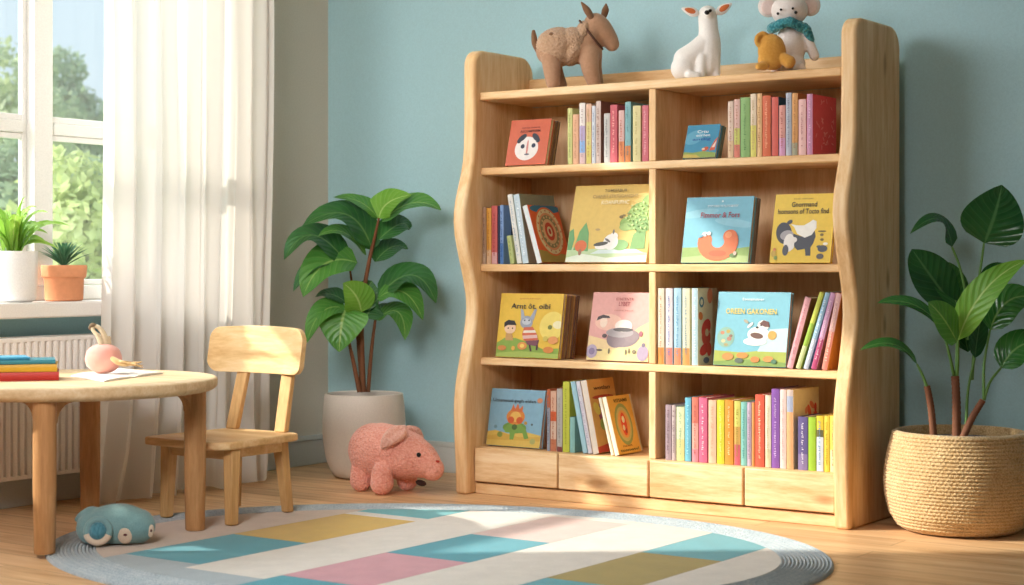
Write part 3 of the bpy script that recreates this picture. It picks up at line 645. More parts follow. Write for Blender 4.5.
faceout(Z3, 586, 655, (594, 292.4), .018, '#e2a29a', 'pink picture book with a grey cloud shape facing out',
        [P_([(0, 0), (1, 0), (1, .6), (.8, .5), (.6, .34), (.3, .3), (0, .36)], '#ecca94'), P_([(0, 0), (1, 0), (1, .28), (.6, .16), (0, .18)], '#f0d892'), E_(.3, .56, .22, .12, '#ecb8a4'), E_(.22, .56, .06, .08, '#f0d4c0'), P_([(.1, .58), (.12, .64), (.2, .67), (.3, .65), (.32, .62), (.2, .62)], '#4a3c40'),
         E_(.55, .33, .25, .13, '#8f7a80'), E_(.45, .31, .15, .12, '#8a757c'), E_(.7, .36, .12, .09, '#947f84'), E_(.5, .41, .22, .07, '#a59a9c'), E_(.55, .51, .14, .09, '#efe0d8'), E_(.55, .455, .16, .03, '#5a5254'), E_(.26, .36, .04, .03, '#5a4a4e'),
         E_(.08, .13, .09, .1, '#b3a0b8'), E_(.08, .13, .05, .05, '#8a789a'), E_(.2, .15, .05, .015, '#6a5a50'), E_(.9, .12, .09, .11, '#ab96b0'), E_(.9, .24, .03, .03, '#7a6a80'), E_(.84, .4, .03, .04, '#a85a68'), E_(.36, .14, .015, .04, '#7a6a4a'), E_(.63, .13, .012, .04, '#7a6a4a'), E_(.68, .15, .012, .04, '#7a6a4a'), E_(.76, .14, .03, .03, '#8a7a5a')],
        [T_(.53, .9, .28, .04, 'ETNTFNTR', '#b05a5a'), T_(.53, .83, .18, .06, 'LYBET', '#a84a50'), T_(.53, .735, .3, .018, 'natsa teno', '#c47a70')], group=G['LL'])
# ---- lower right
LRs = [(657.6, 664.2, 288.2, [(.22, '#e79a4c'), (1, '#ecdcc4')], 'cream spine with orange foot against the divider, lower middle right shelf', '#c08a6a'),
       (665.7, 672.6, 288.2, [(.22, '#e58a7c'), (1, '#e6d8dc')], 'pinkish white spine with salmon foot and blue lettering, lower middle right shelf', '#5a78b8'),
       (674, 681.2, 288, [(.22, '#e89068'), (1, '#a9cfe4')], 'light blue spine with coral foot, lower middle right shelf', '#5a90b4'),
       (682.4, 689.8, 288.4, [(.22, '#e3a05a'), (1, '#e2dfc2')], 'pale cream spine with orange foot, left of the light blue tall book', '#6a8aa0')]
for a, c, yt, bd, lb, lt in LRs: spine(Z3, a, c, yt, bd, lb, G['LR'], lt)
orn = [P_([(0, 0), (1, 0), (1, 1), (0, 1)], '#d8c0a0'), E_(.25, .82, .16, .07, '#3f6a7c'), E_(.25, .82, .09, .04, '#d8c0a0'), E_(.18, .64, .13, .06, '#dd7038', 60), E_(.55, .48, .35, .1, '#c23e34', 40), E_(.55, .36, .3, .11, '#cf4a3a', -30), E_(.6, .42, .12, .05, '#e8b08a'), E_(.4, .2, .3, .07, '#c23e34', 20), E_(.75, .2, .16, .09, '#cf4a3a'), E_(.8, .9, .18, .1, '#d97a58'), E_(.55, .06, .2, .04, '#5a6a7a')]
spine(Z3, 691.8, 698, 288.3, [(1, '#b9d8e4')], 'light blue spined book with red ornament cover, lower middle right shelf', G['LR'], '#e8f2f4', cover='#d8c0a0', art=orn, d=.105)
faceout(Z3, 713, 785.5, (719, 291.9), .022, '#74b6ca', 'wide blue picture book with a yellow title and flying animal facing out',
        [P_([(0, 0), (1, 0), (1, .2), (.7, .22), (.4, .18), (0, .2)], '#a8b24a'), P_([(0, 0), (1, 0), (1, .06), (.5, .09), (0, .05)], '#7f9c4a'), P_([(.6, .2), (1, .2), (1, .52), (.75, .5)], '#bcd8dc'), E_(.15, .38, .12, .14, '#86b0a0'), E_(.1, .44, .03, .025, '#c07a5a', 0, 10), E_(.18, .46, .03, .025, '#b8a04a', 0, 10), E_(.2, .36, .035, .03, '#b07a68', 0, 10), E_(.12, .33, .03, .025, '#d0c090', 0, 10), E_(.22, .4, .025, .02, '#8a6a5a', 0, 10), E_(.16, .28, .03, .02, '#a89a6a', 0, 10),
         E_(.6, .43, .15, .1, '#f0ece6'), E_(.56, .33, .16, .055, '#e9e6e2'), E_(.66, .55, .08, .07, '#efe6da'), P_([(.6, .57), (.66, .62), (.73, .6), (.75, .53), (.68, .53)], '#6a4038'), E_(.58, .41, .09, .04, '#6e4a40', -8), E_(.79, .42, .06, .06, '#d9a04a'), E_(.48, .55, .05, .02, '#dfe0da', 40), E_(.42, .6, .04, .02, '#a8a08a', -30), E_(.63, .55, .012, .012, '#2c2526'), E_(.58, .52, .02, .015, '#3a3030'),
         E_(.4, .14, .08, .04, '#d98a3c'), E_(.2, .12, .08, .05, '#c88a44'), E_(.58, .09, .06, .04, '#d9803c'), E_(.36, .07, .06, .035, '#5c6a5a'), E_(.76, .1, .07, .04, '#d99048'), E_(.84, .07, .04, .03, '#4f7a5a')],
        [T_(.5, .9, .3, .035, 'Eonnainstner', '#e8f0ee'), T_(.48, .735, .7, .075, 'OREEN GAKONEN', '#e8c64c')], group=G['LR'])
spine(Z3, 786.6, 793.2, 296.4, [(1, '#e8a8b0')], 'pink book leaning right against the green one, lower middle right shelf', G['LR'], '#c07a88', xt=805.6, cover='#96604e')
spine(Z3, 795.6, 800.6, 291.7, [(.3, '#cfd89a'), (.6, '#9cc048'), (1, '#d2d85a')], 'lime green leaning spine, lower middle right shelf', G['LR'], None, xt=820)
spine(Z3, 803.3, 808.4, 292, [(.4, '#c9cde4'), (1, '#9cc4e0')], 'pale blue leaning spine between the lime and magenta ones', G['LR'], '#e6eef6', xt=825.8)
spine(Z3, 810.9, 816.6, 292.2, [(.4, '#c04a78'), (1, '#cf9ac0')], 'magenta leaning spine with white specks, lower middle right shelf', G['LR'], '#f0d0e0', xt=831)
spine(Z3, 821.4, 827.4, 292.6, [(.5, '#e88a7c'), (1, '#e8b4b4')], 'coral book with orange cover leaning on the right panel, lower middle right shelf', G['LR'], '#f4d6c8', xt=836.4, cover='#d98a3e')
# ---- bottom left
faceout(Z4, 486, 539.5, (492.5, 388.2), .020, '#86b4cc', 'blue picture book with an orange creature on a green one facing out, bottom left shelf',
        [P_([(0, 0), (1, 0), (1, .22), (.7, .27), (.4, .22), (.15, .27), (0, .24)], '#e0bc5a'), P_([(0, .16), (.3, .22), (.6, .17), (1, .2), (1, .12), (0, .1)], '#d9ae4c'), E_(.5, .33, .22, .1, '#6f9a44'), P_([(.3, .3), (.4, .4), (.6, .4), (.72, .3), (.78, .16), (.7, .14), (.66, .24), (.52, .24), (.5, .12), (.43, .12), (.42, .24), (.34, .24)], '#7aa548'), E_(.24, .2, .05, .05, '#8a9a44'),
         E_(.5, .52, .17, .14, '#e08a3a'), E_(.5, .52, .1, .09, '#ecba58'), E_(.42, .46, .06, .06, '#d9602e'), E_(.58, .46, .06, .06, '#d9602e'), P_([(.4, .62), (.44, .74), (.48, .66), (.52, .76), (.56, .66), (.62, .72), (.62, .6)], '#d8703a'), E_(.5, .34, .05, .05, '#4f6a34'), E_(.92, .82, .05, .045, '#d9906a'), E_(.86, .11, .05, .05, '#b0b06a'), E_(.7, .42, .03, .03, '#c8963c'), E_(.82, .4, .02, .02, '#5a6a6a'), E_(.15, .33, .03, .03, '#6f94a0')],
        [T_(.45, .79, .8, .075, 'Umeneosi-gegh elden', '#4a4c50')], stack=[(.014, '#7c5a40', .004, .98, 'brown book propped behind the bottom left blue picture book')], group=G['BL'])
BLs = [(546.9, 550.2, 389, [(.7, '#9aa4b4'), (1, '#c96a44')], 'thin grey-blue spine with orange top, bottom left shelf', '#5f6a80'),
       (550.5, 556.4, 391, [(.2, '#c97a5a'), (.5, '#e3c2ac'), (.66, '#e0653c'), (1, '#e4b49a')], 'pinkish spine with a red-orange block, bottom left shelf', '#a85a3c'),
       (556.9, 562.4, 388.5, [(.08, '#8a4a48'), (1, '#bdb7b4')], 'light grey spine left of the yellow-green one, bottom left shelf', '#8a8684'),
       (562.7, 569.5, 381.6, [(1, '#cdd04a')], 'bright yellow-green tall spine, bottom left shelf', '#8f9a34'),
       (569.8, 574.8, 417, [(1, '#8fc4c0')], 'short teal book under the leaning pale blue one, bottom left shelf', None)]
for a, c, yt, bd, lb, lt in BLs: spine(Z4, a, c, yt, bd, lb, G['BL'], lt)
spine(Z4, 583, 587.8, 381.8, '#a8d4e4', 'pale blue book leaning left against the yellow-green one, bottom left shelf', G['BL'], None, xt=570.4)
spine(Z4, 588.4, 592.6, 381.6, '#e2dfec', 'thin lilac white book leaning left, bottom left shelf', G['BL'], '#b0a8c4', xt=575.8)
orn2 = [P_([(0, 0), (1, 0), (1, .06), (.5, .12), (0, .08)], '#b4402c'), E_(.5, .75, .4, .03, '#a8442e'), E_(.45, .55, .25, .14, '#8a4a58', 60), E_(.6, .42, .2, .12, '#6a3a4a', 60), E_(.75, .6, .16, .12, '#a83a34', 40), E_(.35, .38, .12, .08, '#8a9a4c', 50), E_(.6, .26, .15, .08, '#9aa04a', 70), E_(.2, .6, .1, .1, '#c9b04e', 40), E_(.7, .16, .25, .05, '#c2502e'), E_(.5, .48, .06, .05, '#d8a8a0')]
spine(Z4, 593.2, 599.4, 381, '#efe2d4', 'orange-covered leaning book with plum ornament, bottom left shelf', G['BL'], None, xt=580.6, cover='#d09048', art=orn2, title=[T_(.5, .88, .62, .055, 'wotlan', '#5a3426')], d=.18)
spine(Z4, 611.2, 614.4, 398, '#f2ead2', 'thin cream book tucked behind the oval medallion book, bottom left shelf', G['BL'], None, xt=598.3)
orn3 = [E_(.5, .5, .36, .36, '#7f8a4e'), E_(.5, .5, .3, .3, '#a8a060'), E_(.5, .5, .24, .24, '#c48a48'), E_(.5, .5, .12, .2, '#c2452e'), E_(.5, .58, .06, .06, '#e8c8a0'), E_(.46, .44, .05, .05, '#e4b890'), E_(.54, .38, .04, .04, '#8a3a2a')]
spine(Z4, 615, 619.6, 397.6, '#f4ecd8', 'small orange book with green oval medallion leaning, bottom left shelf', G['BL'], None, xt=602, cover='#d0963e', art=orn3, title=[T_(.55, .91, .6, .06, 'VITSAMB', '#6a5224'), T_(.45, .13, .4, .035, 'ncwt', '#8a5a2c'), T_(.5, .06, .8, .05, 'tonnwtvl', '#4f5a2e')], d=.155)
# ---- bottom right
BRs = [(665.4, 671.5, 404.7, [(1, '#a8929c')], 'dusky mauve book, leftmost on the bottom right shelf', '#7a626c'),
       (671.9, 675.8, 405.2, [(1, '#c6b2b4')], 'thin pinkish grey spine second from the divider, bottom right shelf', '#8a7478'),
       (676.4, 684.6, 406.9, [(.4, '#dcd690'), (1, '#d9e0b4')], 'pale yellow-green mottled book left of the cyan spine, bottom right shelf', '#8fae8a'),
       (685, 691, 397.6, [(1, '#6fbcd8')], 'cyan blue spine, bottom right shelf', '#a8dcea'),
       (691.9, 698.4, 397.3, [(.2, '#e08a98'), (.6, '#e4a89a'), (1, '#df7a68')], 'salmon pink spine left of the magenta one, bottom right shelf', '#b85a58'),
       (698.8, 707.2, 397.6, [(1, '#d8688c')], 'magenta pink book with white lettering, bottom right shelf', '#f4dce4'),
       (708.4, 716.2, 400, [(1, '#ecbca0')], 'pale peach spine right of the magenta one, bottom right shelf', '#d89a80'),
       (717, 724.4, 400, [(1, '#dcd638')], 'bright yellow spine, bottom right shelf', '#f0ec9a'),
       (724.8, 733.4, 400, [(1, '#ea9438')], 'bright orange book with pale lettering, bottom right shelf', '#f8dca8'),
       (734.2, 740.6, 401, [(.32, '#d8606c'), (.6, '#d9a858'), (1, '#d6cf6a')], 'yellow spine with red foot, right of the orange book, bottom right shelf', '#9a8a3a'),
       (740.9, 746.8, 401.9, [(1, '#84c4bc')], 'aqua teal spine, bottom right shelf', '#4f8f8c'),
       (747.1, 751.5, 402.4, [(1, '#c2aec4')], 'thin lilac spine right of the aqua one, bottom right shelf', '#8a7490'),
       (751.8, 754.8, 402.6, [(1, '#ec9a58')], 'very thin orange spine left of the tall red book, bottom right shelf', None),
       (755.1, 764.4, 394.5, [(1, '#df5f48')], 'broad red book with cream lettering, bottom right shelf', '#f6d8b8'),
       (765.2, 771, 395.4, [(.25, '#d9d0a8'), (1, '#e9dfc6')], 'cream spine between the red and purple books, bottom right shelf', '#c2b490'),
       (771.4, 779.6, 388.9, [(1, '#8a58ae')], 'tall purple book with pale lettering, bottom right shelf', '#d4bce4'),
       (780, 786.2, 389.5, [(1, '#efd3ce')], 'pale pink spine right of the purple book, bottom right shelf', '#d8aca8'),
       (797.9, 807.8, 416.7, [(.3, '#8a78a8'), (1, '#665a92')], 'short dark violet book with white lettering, bottom right shelf', '#e8e2f0'),
       (808.2, 815.8, 417.3, [(1, '#a0c83a')], 'short lime green book beside the violet one, bottom right shelf', None),
       (816.4, 823.6, 416, [(.62, '#cfdcea'), (.75, '#6a6a48'), (1, '#e4c83c')], 'short spine with blue-white lower part and yellow top, bottom right shelf', '#6a8ab8'),
       (824.2, 829.6, 416, [(1, '#e8d24a')], 'short plain yellow spine near the right panel, bottom right shelf', '#b89c2c'),
       (830, 836.6, 416, [(.4, '#ecdca8'), (1, '#eed85c')], 'short yellow and cream book touching the right panel, bottom right shelf', '#b07a5a')]
for a, c, yt, bd, lb, lt in BRs: spine(Z4, a, c, yt, bd, lb, G['BR'], lt, d=.16 if c > 797 else .2)
orn4 = [E_(.62, .7, .06, .1, '#c2563c', 30), E_(.5, .72, .05, .05, '#d07a58', -30), E_(.72, .78, .05, .08, '#cf6a4c', 60), E_(.7, .55, .07, .05, '#c2563c', 20), E_(.5, .52, .06, .03, '#d07a58', 50), E_(.85, .62, .08, .08, '#bf4236'), E_(.85, .74, .05, .06, '#bf4236'), E_(.87, .5, .05, .06, '#c84e3c'), E_(.75, .64, .03, .06, '#d88a60', -20)]
spine(Z4, 786.6, 793.4, 389.8, [(.72, '#ecab78'), (.92, '#a8b0cc'), (1, '#d8c0b8')], 'tall peach book with red flowers on its tan cover, bottom right shelf', G['BR'], None, cover='#d8b48a', art=orn4, d=.2)

# ================================================================== toy helper (camera-facing silhouettes given real depth)
class Toy:
    def __init__(s, name, label, cat, base, d0=None):
        s.base = Vector(base); s.d0 = depth(base) if d0 is None else d0; s.root = thing(name, label, cat, base)
    def pt(s, px, py, dep=0): return atD(px, py, s.d0 + dep)
    def k(s, dep=0): return (s.d0 + dep) / F
    def ell(s, b, px, py, rx, ry, rz, rot=0, dep=0, mat=0, seg=24, rings=14):
        k = s.k(dep); a = R(rot)
        ax = (RIGHT * math.cos(a) + UP * math.sin(a)) * (rx * k); ay = (UP * math.cos(a) - RIGHT * math.sin(a)) * (ry * k); az = FWD * (rz * k)
        b.ell(s.pt(px, py, dep), (ax, az, ay), seg, rings, mat)
    def cap(s, b, pts, mat=0, seg=16, n=5):     # [(px,py,dep,r_px)]
        P = [s.pt(p[0], p[1], p[2]) for p in pts]; rr = [p[3] * s.k(p[2]) for p in pts]
        Q = catmull(P, n); RR = [v[0] for v in catmull([(r, 0, 0) for r in rr], n)]
        b.tube(Q, RR, seg, mat)
        b.ell(Q[0], [Vector((RR[0], 0, 0)), Vector((0, RR[0], 0)), Vector((0, 0, RR[0]))], seg, 10, mat)
        b.ell(Q[-1], [Vector((RR[-1], 0, 0)), Vector((0, RR[-1], 0)), Vector((0, 0, RR[-1]))], seg, 10, mat)

def clampz(o, z):
    zz = z - o.parent.location.z
    for v in o.data.vertices: v.co.z = max(v.co.z, zz)
    return o
# ---- donkey on top board
F_brown = fabric('tan felt', '#c0967a', '#a37a5c', 90, .25, .002, kind='noise')
F_fleece = fabric('curly fleece', '#d6b398', '#b48c6a', 110, 1.0, .006, kind='noise')
F_dbrown = fabric('brown felt', '#8a6448', '#6d4c36', 90, .25, .002, kind='noise')
base_ = onZ(575, 87.6, 1.496); base_ = Vector((base_.x, base_.y, 1.496))
T = Toy('toy_donkey', 'brown felt toy donkey with a fleecy back, left on top of the bookshelf', 'toy', (1.445, -.225, 1.496))
b = MB()
T.cap(b, [(550, 51, 0, 14.5), (562, 48, 0, 17), (577, 48.5, 0, 16), (588, 51, 0, 14.5)])
T.cap(b, [(585, 48, 0, 15), (589, 38, 0, 13), (595, 25, 0, 12)])
T.cap(b, [(595.5, 25, 0, 12.2), (601, 30, 0, 12), (609, 39.5, 0, 9.4), (612, 44, 0, 7.6)])
zb = lambda dp: CY - F * (1.4975 - CAM.z) / (T.d0 + dp)
for px0, px1, dp in ((551, 553, -.045), (553, 560, .045)):
    T.cap(b, [(px0, 58, dp * .6, 10), (px0 + 1, 70, dp, 9), (px1, zb(dp) - 5, dp, 7.2)])
for px0, px1, dp in ((589, 594, -.045), (592, 597, .045)):
    T.cap(b, [(px0, 54, dp * .6, 10.5), (px0 + 1, 68, dp, 9), (px1, zb(dp) - 5, dp, 7)])
o = blob('body', b, F_brown, T.root, .0045, 8)
zmin = 1.4975 - T.root.location.z
for v in o.data.vertices:
    if v.co.z < zmin: v.co.z = zmin
b = MB(); T.ell(b, 557.5, 46, 22, 18.5, 19.5, 8); T.ell(b, 572, 43, 17, 15.5, 18.5, -10); T.ell(b, 583, 33, 8, 13, 14.5, -20); T.ell(b, 556, 54, 18, 13, 18.5); T.ell(b, 573, 52, 11, 15, 19.0, -35)
blob('fleece_coat', b, F_fleece, T.root, .0035, 3, jitter=.0024)
for px, py, tx, ty, dp in ((591, 17, 581.5, 2.5, -.03), (604, 15.5, 606, 4, .03)):
    b = MB(); T.cap(b, [(px, py, dp, 3.2), ((px + tx) / 2 + .5, (py + ty) / 2, dp, 3.6), (tx, ty, dp, 1.0)]); blob('ear', b, F_dbrown, T.root, .0025, 3)
b = MB(); T.cap(b, [(538.5, 51, 0, 3.2), (535, 44, 0, 3.2), (534, 37, 0, 3), (533.6, 31.5, 0, 2)]); blob('tail', b, F_dbrown, T.root, .003, 3)
b = MB(); pts = []
for q in range(25):
    a = 2 * PI * q / 24; pts.append(T.pt(591.0 + 14.2 * math.cos(a) * .80, 36 + 14.2 * math.cos(a) * 1.0 - 1, 14.0 * T.k() * math.sin(a)))
b.tube(pts, .0042, 8, caps=False); b.build('collar_cord', flat('#5a3c2e', .8), T.root, smooth=180)
b = MB(); T.ell(b, 551.5, 34.5, 2.6, 2.4, 2.0, 0, -.052); b.build('button', F_dbrown, T.root, smooth=180)

# ---- white fawn
F_white = plain('matte white clay', '#efe9e4', .6, .3)
T = Toy('toy_fawn', 'white seated toy fawn with orange-lined ears, centre on top of the bookshelf', 'toy', (1.965, -.22, 1.496))
b = MB(); zb = CY - F * (1.4975 - CAM.z) / T.d0
T.ell(b, 684, zb - 12, 13.4, 13, 12, 0, -.01); T.cap(b, [(686, 60, 0, 13), (696, 53, 0, 12.5), (703, 46, 0, 11.5)])
T.cap(b, [(707, zb - 14, 0, 13.5), (708, 52, 0, 13), (709, 42, 0, 11.8), (708.6, 30, 0, 10), (707.6, 17, 0, 9.6)])
T.ell(b, 707.6, 15, 9.6, 9.6, 10, 0); T.ell(b, 708.3, 14, 6.5, 6.2, 12, 0, -.012)
T.cap(b, [(702, 58, -.03, 6), (701, 68, -.035, 5.4), (701, zb - 4, -.04, 5)]); T.cap(b, [(714, 55, -.02, 6), (715.5, 66, -.02, 5), (716, zb - 4.5, -.02, 4.5)])
T.cap(b, [(690, zb - 5, -.05, 5), (697, zb - 4, -.055, 4)])
clampz(blob('body', b, F_white, T.root, .004, 6), 1.4975)
def earleaf(T, name, b0, b1, w, mo, mi, dp, tilt):
    k = T.k(); A = T.pt(*b0, dp); B = T.pt(*b1, dp); ax = (B - A); L_ = ax.length; ax.normalize(); up = (FWD.cross(ax)).normalized()
    fw = (FWD + up * tilt).normalized(); up = ax.cross(fw).normalized()
    for nm, m_, s_, off in ((name, mo, 1.0, 0), ('inner_ear', mi, .66, -.0035)):
        b = MB(); c = A + ax * (L_ * .5) + fw * off
        b.ell(c, (ax * (L_ * .54 * s_), fw * (.008 * (1 if s_ == 1 else .75)), up * (w * k * .5 * s_)), 20, 12)
        for i, v in enumerate(b.v):   # pinch tip
            t = (v - A).dot(ax) / L_; q = max(.0, 1 - .75 * max(0, t - .35)) ; ctr = A + ax * ((v - A).dot(ax)) + fw * off; b.v[i] = ctr + (v - ctr) * q
        o = b.build(nm, m_, T.root, smooth=180) if s_ == 1 else b.build(nm, m_, par, smooth=180)
        par = o
F_orange = plain('orange felt lining', '#d0703c', .8)
earleaf(T, 'ear', (698.5, 14), (682, 8.5), 10.5, F_white, F_orange, -.012, -.2)
earleaf(T, 'ear', (716.5, 13.5), (731.5, 3.5), 10.5, F_white, F_orange, -.012, .2)
b = MB(); T.ell(b, 707, 12.5, 2.6, 2.3, 1.8, 0, -.058); T.ell(b, 710, 10.8, 2.0, 1.6, 1.5, 30, -.056); b.build('nose', M_dark, T.root, smooth=180)

# ---- white mouse with scarf
T = Toy('toy_mouse', 'white toy mouse with big round ears and a teal knitted scarf on the bookshelf', 'toy', (2.335, -.195, 1.496))
b = MB(); zb = CY - F * (1.4975 - CAM.z) / T.d0
F_wool = fabric('white plush', '#efe6e2', '#d8cbc6', 160, .3, .002, kind='noise')
T.ell(b, 789.5, 10.5, 18.6, 15.5, 17)
T.ell(b, 790, 47, 15.5, 22, 15); T.ell(b, 789, zb - 10, 16.5, 12, 16)
T.cap(b, [(803, 34, -.01, 5.5), (810, 46, -.02, 5.4), (814.5, 56, -.03, 5)])
T.cap(b, [(797, zb - 7, -.02, 7), (800, zb - 6, -.06, 6)]); T.cap(b, [(777, zb - 7, -.02, 7), (776, zb - 6, -.05, 5.5)])
clampz(blob('body', b, F_wool, T.root, .004, 6), 1.4975)
F_earin = fabric('pale pink plush', '#f0dcd6', '#e0c6c0', 160, .3, .002, kind='noise')
for px, py, rot in ((768.5, 6.5, 8), (810, 5.5, -8)):
    b = MB(); T.ell(b, px, py, 10.6, 10.8, 3, rot, .01); e = b.build('ear', F_wool, T.root, smooth=180)
    b = MB(); T.ell(b, px, py + .6, 7.6, 7.8, 1.5, rot, .003); b.build('inner_ear', F_earin, e, smooth=180)
b = MB()
for px, py, r_ in ((777.9, 13.6, 1.4), (780.9, 9.6, 1.3), (792.8, 8.4, 1.3), (795.8, 12.4, 1.6)):
    kk = T.k(); u = (px - 789.5) / 18.6; w = (py - 10.5) / 15.5; dz = -17 * kk * math.sqrt(max(0, 1 - u * u - w * w)) - .003
    T.ell(b, px, py, r_, r_, r_, 0, dz)
    if py == 13.6 or py == 9.6:
        pass
o = b.build('eye_marks', M_dark, T.root, smooth=180)
F_teal = fabric('teal knit', '#57aab4', '#206a78', 110, 1.0, .005)
b = MB(); pts = []; rr = []
for q in range(41):
    a = 2 * PI * q / 40; pts.append(T.pt(789.2 + 17.2 * math.cos(a), 22 + 6.5 * abs(math.cos(a)) ** 1.5 + 2 * max(0, math.cos(a)), 16.5 * T.k() * math.sin(a)))
b.tube(pts, [.0175 + .0015 * math.sin(q * 1.7) for q in range(41)], 12, caps=False)
T.cap(b, [(804, 27, -.045, 4.6), (808, 33, -.035, 4.4), (811, 39.5, -.025, 3.6)])
b.build('scarf', F_teal, T.root, smooth=180)
b = MB(); T.ell(b, 789.5, -1.5, 12.5, 5.5, 11.5); b.build('cap', F_teal, T.root, smooth=180)

# ---- yellow plush
F_yel = fabric('mustard plush', '#e0aa56', '#c88a38', 120, .5, .003, kind='noise')
T = Toy('toy_bear', 'small mustard yellow plush leaning against the white mouse toy', 'toy', (2.375, -.285, 1.496))
zb = CY - F * (1.4975 - CAM.z) / T.d0
b = MB(); T.ell(b, 772, zb - 19, 14.2, 18.5, 9, 6); T.ell(b, 773.5, zb - 25, 11, 11, 8.5); T.ell(b, 771, zb - 11, 13.5, 10, 9)
pts = [(768 + 0, 37), (763, 33.5), (757.5, 37), (757, 42.5), (760, 46), (764, 47)]
T.cap(b, [(p[0], p[1], -.005, 2.6) for p in pts])
T.cap(b, [(784, zb - 12, -.015, 6), (789, zb - 9, -.02, 6.8)]); T.cap(b, [(764, zb - 5.2, -.02, 4.8), (759, zb - 4.4, -.028, 4)])
clampz(blob('body', b, F_yel, T.root, .0032, 4), 1.4975)

# ---- pink pig on the floor
F_pink = fabric('pink crochet', '#ffbcaa', '#ea9482', 120, 1.0, .006)
F_pink2 = fabric('pale pink crochet', '#f6c4b4', '#e8a492', 120, 1.0, .006)
pb = onZ(394, 492, 0)
T = Toy('toy_pig', 'pink crocheted toy pig standing on the floor beside the bookshelf', 'toy', (pb.x, pb.y, 0))
fl = lambda dp: CY + F * CAM.z / (T.d0 + dp)
b = MB()
T.cap(b, [(372, 449, .05, 23), (380, 449, .03, 26.5), (395, 452, .0, 26), (407, 455, -.02, 24)])
T.ell(b, 373, 450, 25, 27, 26, 0, .05); T.ell(b, 388, 460, 27, 20, 22, 0, .02)
T.cap(b, [(408, 455, -.03, 23), (420, 460, -.045, 19.5), (429, 466, -.06, 15), (432.5, 469, -.065, 12)])
for px, dp, r_ in ((382, -.075, 12), (361, .03, 11.5), (407, .045, 10.5), (379, .13, 10)):
    T.cap(b, [(px, fl(dp) - 22, dp, r_ * .9), (px, fl(dp) - r_ * .95, dp, r_)])
body = blob('body', b, F_pink, T.root, .0045, 6)
for v in body.data.vertices: v.co.z = max(v.co.z, .001)
b = MB(); T.cap(b, [(404, 428, -.085, 3.2), (395, 430, -.102, 4.2), (387, 437, -.112, 4.6), (382.5, 446.5, -.112, 2.4)]); T.cap(b, [(404, 428, -.085, 3.2), (402, 434, -.1, 4.6), (393, 440, -.115, 4.8), (384, 446, -.112, 2.6)])
blob('ear', b, F_pink2, T.root, .003, 3)
b = MB(); T.cap(b, [(408, 428.5, .03, 3.4), (416, 431, .055, 4.5), (421, 437, .065, 3)]); blob('ear', b, F_pink2, T.root, .003, 3)
def onbody(px, py, lift=0):
    # nearest body point along the view ray
    r = ray(px, py).normalized(); hit = body.ray_cast(CAM - T.root.location, r)
    return (Vector(hit[1]) + T.root.location - r * lift) if hit[0] else T.pt(px, py, -.1)
bpy.context.view_layer.update()
def bead(name, px, py, r_, mat, sq=(1, 1)):
    b = MB(); k = T.k(); c = onbody(px, py); b.ell(c, (RIGHT * r_ * k * sq[0], FWD * r_ * k * .8, UP * r_ * k * sq[1]), 14, 10); return b.build(name, mat, T.root, smooth=180)
bead('eye', 418.7, 454.8, 2.3, M_dark); bead('nostril', 437.3, 461.5, 1.9, flat('#c23e34', .7), (1.3, .7))
b = MB(); T.ell(b, 421, 483, 5.5, 3, 5, -15, -.05); b.build('mouth', flat('#3a2622', .8), T.root, smooth=180)

# ---- blue plush on the rug edge
F_blue = fabric('dusty teal plush', '#86a6a8', '#658a8d', 220, .5, .002, kind='noise')
F_blue2 = fabric('ribbed teal plush', '#5d93a3', '#3f7484', 160, .8, .003, stretch=(1, 1, .25))
F_cream = fabric('cream felt', '#dcc8b4', '#c4ae98', 160, .3, .002, kind='noise')
bb = onZ(114, 549, .012)
T = Toy('toy_fish', 'dusty teal plush sea animal with round ring fin on the rug under the table', 'toy', (bb.x - .574 * .10, bb.y + .819 * .10, .016))
b = MB()
T.cap(b, [(93, 528, 0, 17), (108, 525.5, 0, 21), (124, 524.5, 0, 21), (138, 526, 0, 17.5)])
T.ell(b, 133, 526.5, 21.5, 17.5, 20, 0); T.ell(b, 99, 532, 19, 16, 18)
T.cap(b, [(92, 518, .01, 12), (83, 517, .01, 7), (76.5, 519.5, .01, 2.5)])
body = blob('body', b, F_blue, T.root, .0045, 6)
for v in body.data.vertices: v.co.z = max(v.co.z, 0)
bpy.context.view_layer.update()
def disk_on(px, py, rx, ry, name, mat, th=.008, par=None, lift=0, rot=0):
    c = onbody(px, py, lift); h = body.ray_cast(CAM - T.root.location, ray(px, py).normalized()); n = Vector(h[2]).normalized() if h[0] else -FWD
    n = (n * .6 - FWD * .4).normalized(); u = UP.cross(n).normalized(); w = n.cross(u); k = T.k(); a = R(rot); u, w = u * math.cos(a) + w * math.sin(a), w * math.cos(a) - u * math.sin(a)
    b = MB(); b.ell(c, (u * rx * k, w * ry * k, n * th), 24, 12); return b.build(name, mat, par or T.root, smooth=180)
c = onbody(99, 531.5); n = (-FWD * .95 + UP * .25).normalized(); u = UP.cross(n).normalized(); w = n.cross(u); k = T.k()
def ring(a0, a1, name, mat, R_, r_):
    b = MB(); pts = [c + n * .012 + (u * math.cos(a) + w * math.sin(a)) * R_ * k for a in [a0 + (a1 - a0) * q / 30 for q in range(31)]]
    b.tube(pts, r_ * k, 12, caps=True); return b.build(name, mat, T.root, smooth=180)
ring(-.35, 3.45, 'ring_fin', F_blue, 11.2, 3.5)
ring(3.45, 2 * PI - .35, 'ring_fin_lower', F_cream, 11.2, 3.5)
b = MB(); b.ell(c + n * .014, (u * 9 * k, w * 9 * k, n * .02), 24, 12); b.build('ring_centre', F_blue2, T.root, smooth=180)
